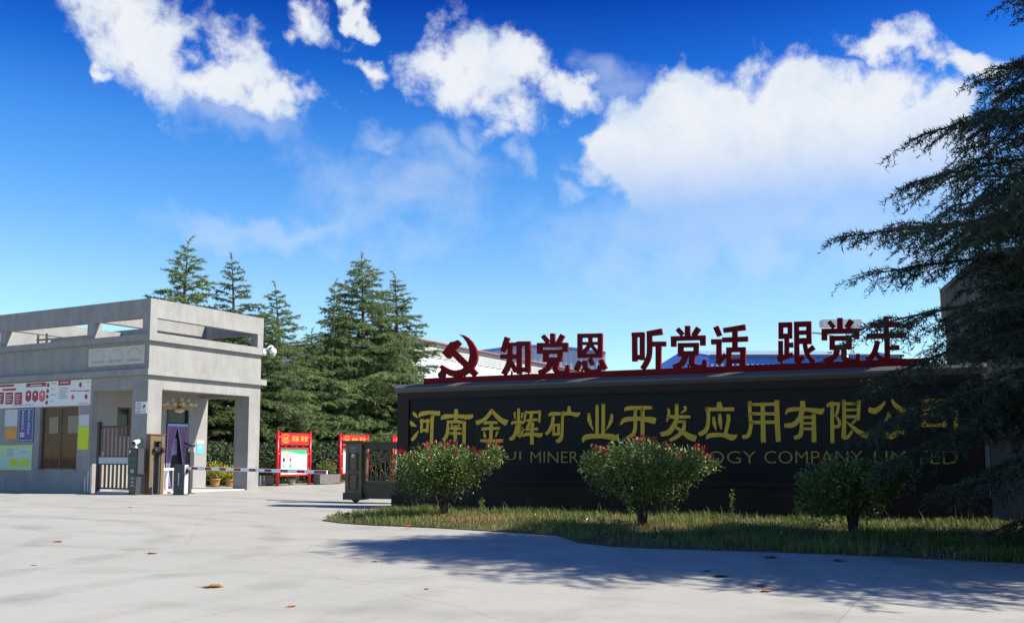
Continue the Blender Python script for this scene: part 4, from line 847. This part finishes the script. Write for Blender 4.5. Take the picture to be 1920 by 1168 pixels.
# deep blue warehouse
D3 = 92.0
wh = thing('blue_warehouse', 'bright blue sheet-metal warehouse with grey-blue roof behind the middle characters', 'building', (0, D3, 0))
pe = at_depth(1329, 668, D3); pr = at_depth(1560, 668, D3); el_ = at_depth(1241, 684, D3 + 4); rd = at_depth(1285, 657.5, D3 + 2)
ez = pe.z; X0, X1 = pe.x, at_depth(1690, 668, D3).x
gx = at_depth(1241, 684, D3 + 14).x - pe.x; 
rz_ = at_depth(1285, 657.5, D3 + 7).z; rx = at_depth(1279, 657.5, D3 + 7).x; bx_ = at_depth(1238, 683, D3 + 14).x; bz_ = at_depth(1238, 684, D3 + 14).z
mb = MB(); mb.add([(X0, 0, 0), (X1, 0, 0), (X1, 0, ez), (X0, 0, ez)], [(0, 1, 2, 3)]); mb.add([(X1, 0, 0), (X1, 14, 0), (X1, 14, bz_), (X1, 7, rz_ - .05), (X1, 0, ez)], [(0, 1, 2, 3, 4)])
mb.add([(bx_, 14, 0), (X0, 0, 0), (X0, 0, ez), (rx, 7, rz_ - .05), (bx_, 14, bz_)], [(0, 1, 2, 3, 4)]); mb.add([(X1, 14, 0), (bx_, 14, 0), (bx_, 14, bz_), (X1, 14, bz_)], [(0, 1, 2, 3)]); mb.build('walls', DEEPBLUE, wh)
rxr = at_depth(1522, 657.5, D3 + 7).x
mb = MB(); mb.add([(X0, -.5, ez + .05), (X1, -.5, ez + .05), (rxr, 7, rz_), (rx, 7, rz_)], [(0, 1, 2, 3)]); mb.add([(rx, 7, rz_), (rxr, 7, rz_), (X1, 14.3, bz_ + .06), (bx_, 14.3, bz_ + .06)], [(0, 1, 2, 3)]); mb.add([(X1, -.5, ez + .05), (X1, 14.3, bz_ + .06), (rxr, 7, rz_)], [(0, 1, 2)]); mb.build('roof', ROOFBLUE, wh)
box_of('eave_gutter', EAVE, wh, (X0, X1, -.7, -.5, ez - .12, ez + .12))
zs1 = at_depth(1400, 682, D3).z
mb = MB(); x = X0 + .2
while x < X1: mb.box(x, x + .25, -.06, -.003, zs1 - 3, zs1); x += .5
mb.build('translucent_strip', mat('pale_rooflight', (.42, .55, .70), .4), wh)
mb = MB(); x = X0 + .3
while x < X1: mb.box(x, x + .12, -.05, -.003, zs1 + .02, ez - .13); x += 1.5
mb.build('wall_ribs', DEEPBLUE, wh)
# solar street lamp behind the slogan
lp = at_depth(1594, 855, 48.0); lp.z = 0
sp = thing('solar_street_lamp', 'slim solar street lamp rising behind the third slogan group', 'street lamp', lp)
hz = at_depth(1594, 640, 48.0).z
mb = MB(); mb.tube([(0, 0, 0), (0, 0, hz)], [.09, .06], 10); mb.build('pole', WHITEMETAL, sp, True)
mb = MB(); mb.tube([(0, 0, hz - .5), (.35, 0, hz - .2), (.45, 0, hz + .3), (.2, 0, hz + .75), (0, 0, hz + .8)], .03, 6); mb.build('hoop', LTGREY, sp, True)
z1 = at_depth(1575, 613, 48.0).z; xa, xb = at_depth(1540, 613, 48.0).x - lp.x, at_depth(1612, 613, 48.0).x - lp.x
mb = MB(); mb.tube([(0, 0, hz), (0, 0, z1)], .04, 8); mb.build('mast', LTGREY, sp)
box_of('solar_panel', LTGREY, sp, (xa, xb, -.3, .3, z1, z1 + .35)); mb = MB(); mb.tube([(xa, 0, z1 - .35), (at_depth(1523, 624, 48.0).x - lp.x, 0, at_depth(1523, 624, 48.0).z)], .05, 6); mb.build('lamp_head', LTGREY, sp); mb = MB(); mb.tube([(0, 0, z1 - .6), (xa, 0, z1 - .35)], .03, 6); mb.build('arm', LTGREY, sp)
# house behind the big cedar, and the boundary wall that carries on from the sign
e0, e1, e2 = at_depth(1771, 545, 32.0), at_depth(1849, 476, 31.3), at_depth(2100, 472, 29.0)
hs = thing('rendered_house', 'weathered grey rendered house with pale verge behind the large cedar', 'house', (e0.x, 32.0, 0), WA)
h1 = Matrix.Rotation(-WA, 3, 'Z') @ (e1 - Vector((e0.x, 32.0, 0))); hw_ = 11.0
mb = MB(); mb.prism([(0, 0), (0, e0.z), (h1.x, e1.z), (hw_, e1.z + .1), (hw_, 0)], 0, 9, lambda a, b_, d: (a, d, b_)); mb.build('walls', HOUSEGREY, hs)
mb = MB(); mb.prism([(-.15, e0.z), (h1.x - .02, e1.z + .14), (hw_, e1.z + .24), (hw_, e1.z + .102), (h1.x, e1.z + .002), (0, e0.z + .002)], -.25, 9.2, lambda a, b_, d: (a, d, b_)); mb.build('verge', CAPSTONE, hs)
bwl = thing('boundary_wall', 'plain grey boundary wall running on from the right end of the sign wall', 'wall', WL + wd * (WLEN + .07), WA)
box_of('wall_body', HOUSEGREY, bwl, (.0, 9, .1, .8, 0, 2.55)); box_of('coping', STUCCO, bwl, (.0, 9.05, .04, .86, 2.552, 2.65)); box_of('end_pier', HOUSEGREY, bwl, (.0, .7, -.10, .0995, 0, 2.551))

# ------------------------------------------------------------------ vegetation
def rand_unit(rng, n):
    v = rng.normal(size=(n, 3)); return v / np.linalg.norm(v, axis=1)[:, None]
def cedar_data(seed, H, R, nb, nl, nw, dens, zlow, twig_gap, sub=True, lean=(0, 0), tube_twigs=False, keep=None, expo=.8, skirt=None):
    rng = np.random.default_rng(seed); bark = MB()
    def trunk_at(z):
        t = z / H; return np.array([lean[0] * t * t, lean[1] * t * t, z])
    bark.tube([trunk_at(H * k / 10) for k in range(11)], [max(.012, .018 * H * (1 - k / 10) ** .9) for k in range(11)], 9)
    P0, P1 = [], []
    az_ = rng.uniform(0, 6.28)
    for i in range(nb):
        t = ((i + rng.uniform(0, .8)) / nb) ** (1.12 if skirt else .92); z0 = zlow + (H * .985 - zlow) * t
        az_ += 2.4 + rng.uniform(-.5, .5)
        L = (R * (1 - t) ** expo * rng.uniform(.62, 1.12) + .22)
        if skirt: L *= min(1.0, skirt[0] + (1 - skirt[0]) * max(0, z0 - zlow) / skirt[1])
        e0 = RAD(-4 + 34 * t ** 1.4 + rng.uniform(-7, 9)); droop = rng.uniform(.10, .24) * (1 - .3 * t)
        if keep and not keep(az_, z0): continue
        n = max(4, int(L / .35) + 3); s = np.linspace(0, 1, n); wob = rng.uniform(-.10, .10)
        aa = az_ + wob * s * 2
        b0 = trunk_at(z0)
        pts = np.stack([b0[0] + np.cos(aa) * L * s * math.cos(e0), b0[1] + np.sin(aa) * L * s * math.cos(e0), z0 + L * s * math.sin(e0) - droop * L * s ** 2.2], 1)
        bark.tube(pts, [max(.006, (.010 + .011 * L) * (1 - .9 * q)) for q in s], 5, False)
        P0.append(pts[:-1][max(0, n // 5):]); P1.append(pts[1:][max(0, n // 5):])
        m = max(3, int(L * .85 / twig_gap)); side = 1
        for j in range(m):
            sj = .14 + .84 * (j + rng.uniform(0, .6)) / m
            if sj > .99: continue
            side = -side; q = sj * (n - 1); k = min(int(q), n - 2); p = pts[k] + (pts[k + 1] - pts[k]) * (q - k); d = pts[k + 1] - pts[k]; d = d / np.linalg.norm(d)
            ang = side * RAD(rng.uniform(42, 72)); dh = np.array([d[0] * math.cos(ang) - d[1] * math.sin(ang), d[0] * math.sin(ang) + d[1] * math.cos(ang), d[2] * .5 + rng.uniform(-.22, .14)])
            l = min(1.5, L * .42) * (1 - .72 * sj) * rng.uniform(.65, 1.25) + .10
            ns = 4; ts = np.linspace(0, 1, ns + 1)[:, None]
            tw = p + dh * l * ts + np.array([0, 0, -1]) * (.20 * l) * ts ** 2 + d * (.22 * l) * ts ** 2
            P0.append(tw[:-1]); P1.append(tw[1:])
            if tube_twigs: bark.tube(tw, [.009, .007, .005, .004, .003], 3, False)
            if sub and l > .28:
                for w in range(int(l / (twig_gap * .75))):
                    u_ = rng.uniform(.15, .95); q2 = u_ * ns; k2 = min(int(q2), ns - 1); pp = tw[k2] + (tw[k2 + 1] - tw[k2]) * (q2 - k2); dd = tw[k2 + 1] - tw[k2]; dd = dd / np.linalg.norm(dd)
                    a2 = rng.choice([-1, 1]) * RAD(rng.uniform(35, 65)); d2 = np.array([dd[0] * math.cos(a2) - dd[1] * math.sin(a2), dd[0] * math.sin(a2) + dd[1] * math.cos(a2), dd[2] - rng.uniform(0, .45)])
                    l2 = l * rng.uniform(.22, .45); t2 = np.linspace(0, 1, 3)[:, None]
                    st = pp + d2 * l2 * t2 + np.array([0, 0, -1]) * (.18 * l2) * t2 ** 2
                    P0.append(st[:-1]); P1.append(st[1:])
    # nodding leader
    top = trunk_at(H); ld = np.array([[0, 0, 0], [.05, .02, .22], [.16, .05, .38]]) * (H / 11) + top
    P0.append(ld[:-1]); P1.append(ld[1:]); bark.tube(ld, [.02, .012, .006], 4, False)
    P0 = np.concatenate(P0); P1 = np.concatenate(P1); seg = P1 - P0; sl_ = np.linalg.norm(seg, axis=1)
    cnt = np.maximum(1, (sl_ * dens + rng.uniform(0, 1, len(sl_))).astype(int)); idx = np.repeat(np.arange(len(sl_)), cnt)
    n = len(idx); base = P0[idx] + seg[idx] * rng.uniform(0, 1, (n, 1)); sdv = seg[idx] / sl_[idx][:, None]
    dr_ = sdv * .55 + rand_unit(rng, n) * .75 + np.array([0, 0, .18]); dr_ /= np.linalg.norm(dr_, axis=1)[:, None]
    sd_ = np.cross(dr_, rand_unit(rng, n)); sd_ /= np.linalg.norm(sd_, axis=1)[:, None] + 1e-6
    ln = nl * rng.uniform(.6, 1.3, (n, 1)); hw = nw * rng.uniform(.6, 1.2, (n, 1))
    V = np.stack([base - sd_ * hw, base + sd_ * hw, base + dr_ * ln], 1).reshape(-1, 3)
    return bark, V, np.arange(3 * n).reshape(-1, 3)
def cedar(label, loc, rz, data, group, needle, scale=1.0):
    o = thing('cedar_tree', label, 'tree', loc, rz, group); o.scale = (scale,) * 3
    link('trunk', data[0], o); link('crown', data[1], o); return o
def cedar_meshes(*a, m=NEEDLE, **k):
    bk, V, Fc = cedar_data(*a, **k)
    t = bk.build('trunk', BARK, None, True); c = npmesh('crown', V, Fc, m); d = (t.data, c.data)
    bpy.data.objects.remove(t); bpy.data.objects.remove(c); return d
VAR = [cedar_meshes(11 + i, 12.0, r, nb, (.16), .022, 70, .4, .18, lean=ln, expo=ex) for i, (r, nb, ln, ex) in enumerate(((4.0, 98, (.2, 0), .85), (3.9, 118, (-.25, .1), .68), (4.3, 84, (0, .3), 1.0), (3.4, 74, (.45, -.2), .75)))]
def tree_at(px, ytop, D):
    p = at_depth(px, 855, D); z = at_depth(px, ytop, D).z; return Vector((p.x, p.y, 0)), (z - .25) / 12.0
TREES = [(330, 450, 50, 0, 'slender cedar rising alone behind the gatehouse roof, farthest left'), (440, 480, 51, 2, 'open-branched cedar behind the right end of the gatehouse parapet'),
         (530, 532, 53, 3, 'small-topped cedar just right of the gatehouse roof corner'), (617, 530, 56, 3, 'thin-topped leaning cedar left of the tallest cedar'),
         (682, 480, 59, 1, 'tallest dense cedar of the clump above the red boards'), (746, 515, 62, 0, 'rightmost tall cedar of the clump, beside the glazed workshop'),
         (578, 615, 55, 1, 'bushy lower cedar behind the nearest red board'), (650, 590, 57.5, 2, 'bushy lower cedar behind the middle red board'),
         (487, 575, 51, 1, 'lower cedar seen past the gatehouse end wall'), (410, 640, 48.5, 0, 'low cedar seen through the porch opening'), (722, 610, 61, 1, 'low dense cedar behind the farthest red board'), (785, 668, 65, 2, 'short cedar at the edge of the clump touching the sign wall')]
for i, (px, yt, D, v_, lab) in enumerate(TREES):
    p, s = tree_at(px, yt, D); s_xy = {3: 1.0, 6: 1.5, 7: 1.4, 8: 1.3, 9: 1.5, 10: 1.5, 11: 1.4}.get(i, 1.35)
    o = cedar(lab, p, i * 1.9, VAR[v_], 'cedars beyond the drive', NEEDLE); o.scale = (s * s_xy, s * s_xy, s)
# big cedar at the right: its trunk stands just outside the frame
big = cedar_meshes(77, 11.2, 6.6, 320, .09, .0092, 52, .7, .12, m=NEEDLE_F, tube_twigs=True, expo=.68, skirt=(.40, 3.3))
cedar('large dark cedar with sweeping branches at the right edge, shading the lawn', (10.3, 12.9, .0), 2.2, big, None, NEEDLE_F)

def leaf_cloud(rng, n, ctr, rad, size, aspect, fold=.25, shell=.55, up=.0, lump=0.0):
    d = rand_unit(rng, n); r = shell + (1 - shell) * rng.uniform(0, 1, (n, 1)) ** .7
    if lump:
        k = rand_unit(rng, 26); w = np.max(d @ k.T, axis=1, keepdims=True); r = r * (1 - lump + lump * 1.6 * (w - .72) / .28)
    p = d * r * np.array(rad) + np.array(ctr)
    ax = d * .7 + rand_unit(rng, n) * .8 + np.array([0, 0, up]); ax /= np.linalg.norm(ax, axis=1)[:, None]
    sd_ = np.cross(ax, rand_unit(rng, n)); sd_ /= np.linalg.norm(sd_, axis=1)[:, None] + 1e-6; nm = np.cross(ax, sd_)
    L = size * rng.uniform(.6, 1.25, (n, 1)); w = L * aspect
    V = np.stack([p, p + ax * L * .5 + sd_ * w + nm * w * fold, p + ax * L - nm * w * .4, p + ax * L * .5 - sd_ * w + nm * w * fold], 1).reshape(-1, 3)
    q = np.arange(4 * n).reshape(-1, 4); return V, np.concatenate([q[:, [0, 1, 2]], q[:, [0, 2, 3]]])
def shrub(label, base, rx, rz_, zc, seed, nleaf, nred):
    rng = np.random.default_rng(seed); o = thing('photinia_shrub', label, 'shrub', base, seed * .7, 'photinia shrubs before the sign wall')
    mb = MB()
    for k in range(7):
        a = k * .9 + rng.uniform(0, .5); q = rng.uniform(.25, .6)
        mb.tube([(math.cos(a) * .05, math.sin(a) * .05, 0), (math.cos(a) * .09, math.sin(a) * .09, .35), (math.cos(a) * rx * q * .6, math.sin(a) * rx * q * .6, zc - .25), (math.cos(a) * rx * q, math.sin(a) * rx * q, zc + .2)], [.026, .022, .016, .006], 6)
    mb.build('stem', TWIG, o, True)
    lobes = []; Vl, Fl, off = [], [], 0; nl_ = 11
    for k in range(nl_):
        a = k * 2.4 + rng.uniform(-.5, .5); q = math.sqrt((k + .5) / nl_) * rng.uniform(.50, .74); rr_ = rng.uniform(.30, .50)
        lobes.append((math.cos(a) * rx * q, math.sin(a) * rx * q, zc + rz_ * rng.uniform(-.80, .30) * (1.1 - q * .4), rx * rr_, rz_ * rng.uniform(.50, .80)))
    lobes.append((0, 0, zc, rx * .6, rz_ * .8))
    for k in range(13):
        a = rng.uniform(0, 6.283); q = rng.uniform(.62, 1.02); lobes.append((math.cos(a) * rx * q, math.sin(a) * rx * q, zc + rz_ * rng.uniform(-.6, .85) * (1.15 - .75 * q), rx * rng.uniform(.10, .2), rz_ * rng.uniform(.2, .42)))
    wsum = sum(l[3] ** 1.5 for l in lobes)
    for (lx_, ly_, lz_, lr, lh) in lobes:
        V, Fc = leaf_cloud(rng, int(nleaf * lr ** 1.5 / wsum), (lx_, ly_, lz_), (lr, lr, lh), .074, .25, shell=.25, lump=.30, up=.25); Vl.append(V); Fl.append(Fc + off); off += len(V)
    npmesh('foliage', np.concatenate(Vl), np.concatenate(Fl), LEAF, o)
    # red young shoots standing on the crown
    Vs, Fs, off = [], [], 0
    for k in range(nred):
        lb = lobes[rng.integers(0, len(lobes))]; a = rng.uniform(0, 6.283); q = rng.uniform(0, .75)
        c = np.array([lb[0] + math.cos(a) * lb[3] * q, lb[1] + math.sin(a) * lb[3] * q, lb[2] + lb[4] * math.sqrt(1 - q * q) * rng.uniform(.9, 1.08)])
        if c[2] < zc + rz_ * .22: continue
        V, Fc = leaf_cloud(rng, int(rng.integers(4, 11)), c, (.045, .045, .05), .10, .17, shell=.1, up=1.1); Vs.append(V); Fs.append(Fc + off); off += len(V)
    npmesh('red_shoots', np.concatenate(Vs), np.concatenate(Fs), REDLEAF, o)['kind'] = 'stuff'
    return o
shrub('left photinia shrub with red shoots, in front of the first gold characters', ground(833, 972), 1.32, .60, 1.22, 3, 15000, 44)
shrub('middle photinia shrub with red shoots, hiding part of the English lettering', ground(1205, 992), 1.32, .64, 1.20, 8, 15000, 40)
shrub('right photinia shrub standing in the deep shade of the large cedar', ground(1600, 1002), 1.05, .50, .92, 14, 11000, 6)
# dark leafy band added for the shade under the cedars, closing the sky gap
rng = np.random.default_rng(4); hd_ = thing('shade_hedge', 'added dark leafy band behind the red boards, standing in for shade under the cedars', 'shade_hedge', B0 + gv * 1.6 - gu * 6, GA)
n = 26000; P = np.stack([rng.uniform(0, 34, n), rng.uniform(0, 1.5, n), rng.uniform(.05, 1, n) ** .8 * (1.9 + .25 * np.sin(rng.uniform(0, 40, n)))], 1)
V, Fc = leaf_cloud(rng, n, (0, 0, 0), (.01, .01, .01), .16, .28); V = V + np.repeat(P, 4, 0); npmesh('foliage', V, Fc, SHADE_HEDGE, hd_)
mb = MB()
for k in range(34): mb.tube([(k + .5, .75, 0), (k + .5 + .1 * (k % 3 - 1), .75, 1.3)], [.03, .015], 5)
mb.build('stems', TWIG, hd_)

# potted plants
def potted(label, base, r, h, seed, leafm, pot_m, rl=.3, size=.09):
    rng = np.random.default_rng(seed); o = thing('potted_plant', label, 'potted plant', base, 0, 'pots and planters beyond the porch')
    mb = MB(); mb.lathe([(r * .62, 0), (r * .78, h * .35), (r * .95, h * .86), (r * 1.08, h * .88), (r * 1.08, h), (r * .92, h), (r * .88, h * .9)], 18); mb.build('pot', pot_m, o, True)
    mb = MB(); mb.lathe([(r * .87, h * .86), (r * .5, h * .9), (.01, h * .91)], 14); mb.build('soil', SOIL, o)
    V, Fc = leaf_cloud(rng, 700, (0, 0, h + rl * .75), (rl, rl, rl * .85), size, .2, shell=.2, up=.8); npmesh('foliage', V, Fc, leafm, o)
    mb = MB()
    for k in range(6): a = k * 1.05; mb.tube([(0, 0, h * .88), (math.cos(a) * rl * .6, math.sin(a) * rl * .6, h + rl)], [.012, .006], 4)
    mb.build('stems', TWIG, o); return o
potted('ochre pot of yellow-green leaves, the left of two seen through the porch', ground(403, 913), .25, .38, 1, POTPLANT, POTCLAY, .50)
potted('ochre pot of yellow-green leaves beside the porch pillar, right of the pair', ground(431, 912), .25, .32, 2, POTPLANT, POTCLAY, .42)
potted('small pale pot with yellowish leaves under the nearest red board', ground(547, 909), .22, .30, 3, POTPLANT, mat('grey_pot', (.32, .31, .29), .6), .40)
def planter(label, base, L_, seed):
    o = thing('planter_box', label, 'planter', base, GA, 'pots and planters beyond the porch'); n = 6
    for k in range(n): x = L_ * k / n; box_of('board', PLANTER, o, (x + .004, x + L_ / n - .004, -.02, .0, .04, .50)); box_of('board', PLANTER, o, (x + .004, x + L_ / n - .004, .40, .42, .04, .50))
    box_of('end_board', PLANTER, o, (-.024, 0.0, -.02, .42, .04, .50)); box_of('end_board', PLANTER, o, (L_, L_ + .024, -.02, .42, .04, .50)); box_of('soil', SOIL, o, (0.002, L_ - .002, .002, .398, .04, .44))
    for x in (.0, L_ - .06): box_of('foot', BLACK, o, (x, x + .06, 0, .4, 0, .038))
    rng = np.random.default_rng(seed); V, Fc = leaf_cloud(rng, 800, (L_ / 2, .2, .78), (L_ * .46, .30, .42), .10, .25, shell=.1, up=.7); npmesh('foliage', V, Fc, LEAF, o)
    V, Fc = leaf_cloud(rng, 26, (L_ / 2, .2, .85), (L_ * .42, .28, .38), .10, .35, shell=.8); npmesh('flowers', V, Fc, REDLEAF, o)
planter('grey slatted planter with red flowers between the first two red boards', ground(600, 908.5), 1.5, 5)
planter('grey slatted planter tucked behind the porch pillar', ground(487, 911), .9, 6)

# ------------------------------------------------------------------ grass
def inside(poly, x, y):
    r = np.zeros(len(x), bool); j = len(poly) - 1
    for i in range(len(poly)):
        xi, yi = poly[i]; xj, yj = poly[j]; c = ((yi > y) != (yj > y)) & (x < (xj - xi) * (y - yi) / (yj - yi + 1e-12) + xi); r ^= c; j = i
    return r
def blades(rng, X, Y, Hh, w, name, m, label, z=.012):
    n = len(X); a = rng.uniform(0, 6.283, n); lean = rng.uniform(.1, .75, n) * Hh; dx, dy = np.cos(a), np.sin(a); px_, py_ = -dy * w, dx * w
    V = np.stack([np.stack([X - px_, Y - py_, np.full(n, z)], 1), np.stack([X + px_, Y + py_, np.full(n, z)], 1), np.stack([X + dx * lean * .35 + px_ * .8, Y + dy * lean * .35 + py_ * .8, z + Hh * .62], 1), np.stack([X + dx * lean * .35 - px_ * .8, Y + dy * lean * .35 - py_ * .8, z + Hh * .62], 1), np.stack([X + dx * lean, Y + dy * lean, z + Hh], 1)], 1).reshape(-1, 3)
    q = np.arange(5 * n).reshape(-1, 5); Fc = np.concatenate([q[:, [0, 1, 2]], q[:, [0, 2, 3]], q[:, [3, 2, 4]]])
    o = npmesh(name, V, Fc, m); tag(o, label, 'grass', kind='stuff'); return o
rng = np.random.default_rng(9); xs = np.array([p[0] for p in bed]); ys = np.array([p[1] for p in bed])
n = 190000; X = rng.uniform(xs.min(), 10.5, n); Y = rng.uniform(ys.min(), ys.max(), n); k = inside(bed, X, Y + rng.normal(0, .035, n)); X, Y = X[k], Y[k]
clump = np.clip(.5 + .28 * np.sin(X * 2.1 + 1.3 * np.sin(Y * 1.7)) + .26 * np.sin(Y * 3.6 + X * 1.7 + np.sin(X * 3.1)) + .22 * np.sin(X * 7.3 + 2 * np.sin(Y * 5.1)), 0, 1)
b1 = ground(905, 978); dry = np.exp(-(((X - b1.x) / 1.35) ** 2 + ((Y - b1.y) / .95) ** 2)); dry2 = np.exp(-(((X - 2.6) / .8) ** 2 + ((Y - 18.1) / .7) ** 2))
keep_ = rng.uniform(0, 1, len(X)) < (.10 + .75 * clump ** 1.3) * (1 - .75 * np.maximum(dry, dry2)); Xg, Yg, cg = X[keep_], Y[keep_], clump[keep_]
blades(rng, Xg, Yg, (.035 + .105 * cg) * rng.uniform(.45, 1.5, len(Xg)) * np.where(rng.uniform(0, 1, len(Xg)) < .02, 2.1, 1.0), .0055, 'grass', GRASS, 'green unmown grass growing in the bed before the sign wall')
kd = rng.uniform(0, 1, len(X)) < np.maximum(np.maximum(dry * .9, dry2 * .8), .05); Xd, Yd = X[kd], Y[kd]
blades(rng, Xd, Yd, rng.uniform(.05, .16, len(Xd)), .005, 'dry_grass', DRYGRASS, 'straw-coloured dead grass around the shrub feet')
nw_ = 900; kx = rng.integers(0, len(X), 130); Vs, Fs, off = [], [], 0
for q_ in kx:
    V, Fc = leaf_cloud(rng, 14, (X[q_], Y[q_], .05), (.11, .11, .045), .06, .38, shell=.2, up=.7); Vs.append(V); Fs.append(Fc + off); off += len(V)
tag(npmesh('ground_weeds', np.concatenate(Vs), np.concatenate(Fs), LEAF), 'low broad-leaved weeds scattered through the grass bed', 'weeds', kind='stuff')
for i, (px, py, h, lab) in enumerate(((1372, 975, .62, 'tall leafy weed in the grass right of the middle shrub'), (1182, 985, .60, 'tall weed stalk just left of the middle shrub stem'), (910, 972, .42, 'arching grass stalk right of the left shrub'), (1497, 990, .45, 'seeding weed stalk left of the shaded shrub'))):
    o = thing('weed', lab, 'weed', ground(px, py) + Vector((0, 0, .03)), i, None); mb = MB(); bend = .35 if i == 2 else .05
    mb.tube([(0, 0, 0), (bend * .2, 0, h * .5), (bend * .7, 0, h * .9), (bend * 1.6, 0, h * (.92 if i == 2 else 1.1))], [.006, .005, .004, .002], 4); mb.build('stalk', GRASS, o)
    rg = np.random.default_rng(i); V, Fc = leaf_cloud(rg, 60, (bend * .5, 0, h * .62), (.05, .05, h * .45), .05, .25, shell=.2, up=.6); npmesh('leaves', V, Fc, GRASS, o)

# ------------------------------------------------------------------ fallen leaves
def fallen(label, px, py, size, m, seed, rz, z=0.0, curl=.35):
    r = random.Random(seed); n = 9; out_ = []
    for k in range(n + 1):
        t = k / n; w = math.sin(math.pi * t ** .8) * .30 * (1 + .3 * math.sin(t * 19 + seed)) + .012; out_.append((t - .5, w))
    pts = [(a, w) for a, w in out_] + [(a, 0) for a, w in out_] + [(a, -w * r.uniform(.8, 1.1)) for a, w in out_]
    mb = MB(); vs = [(a * size, b_ * size, size * (.03 + curl * (abs(b_) * .9 + (a * a) * .55) * (1 + .3 * math.sin(a * 9 + seed)))) for a, b_ in pts]; m1_ = n + 1
    mb.add(vs, [(r_ * m1_ + k, r_ * m1_ + k + 1, (r_ + 1) * m1_ + k + 1, (r_ + 1) * m1_ + k) for r_ in range(2) for k in range(n)])
    o = thing('fallen_leaf', label, 'leaf', ground(px, py, z) + Vector((0, 0, z * 0 + .002)), rz, 'leaves fallen on the concrete')
    mn = min(v[2] for v in vs); mb.v = [(v[0], v[1], v[2] - mn) for v in mb.v]; mb.build('blade', m, o, True)
    mb = MB(); mb.tube([(-.5 * size, 0, curl * .1 * size + .004), (-.66 * size, .03 * size, .008), (-.8 * size, .10 * size, .004)], .0022, 4); mb.build('stalk', m, o)
    return o
for i, (px, py, s, m, rz, lab) in enumerate((
    (400, 1101, .24, DRYLEAF, .1, 'large tan dry leaf lying in the left foreground'), (286, 1038, .15, DRYLEAF_D, .4, 'curled brown leaf above and left of the large tan leaf'),
    (109, 1016, .17, REDDRY, .0, 'flat reddish leaf at the far left of the concrete'), (65, 1060, .07, DRYLEAF_D, 1.0, 'tiny dark leaf near the left edge below the reddish leaf'),
    (703, 1053, .09, DRYLEAF_D, .6, 'tiny dark leaf alone on the concrete below the grass tip'), (800, 1104, .08, DRYLEAF, 2.0, 'tiny tan leaf in the bright middle foreground'),
    (1446, 1046, .22, DRYLEAF_D, .2, 'dark curled leaf in the shade near the lawn edge'), (1574, 1052, .20, mat('olive_leaf', (.13, .14, .06), .8, var=.3, vscale=30), -.2, 'olive leaf in the shade right of the dark curled leaf'),
    (1508, 1037, .18, PINKRED, .1, 'pinkish leaf against the shaded lawn edge'), (1353, 1081, .20, DRYLEAF_D, .0, 'dark flat leaf at the lower edge of the tree shadow'),
    (1429, 1099, .16, DRYLEAF, .5, 'upper of two tan leaves in sun below the tree shadow'), (1437, 1109, .14, DRYLEAF, -.2, 'lower of two tan leaves in sun below the tree shadow'),
    (1326, 1071, .12, DRYLEAF_D, .3, 'thin dark leaf just left of the dark flat leaf'), (548, 1137, .10, DRYLEAF, .9, 'small pale leaf near the bottom edge left of centre'),
    (245, 951, .12, DRYLEAF_D, .2, 'small dark leaf on the concrete towards the gatehouse'))):
    fallen(lab, px, py, s, m, i * 3 + 1, rz)
fallen('red-brown leaf caught on the grass edge below the left shrub', 771, 986, .22, REDDRY, 40, .7, .05)
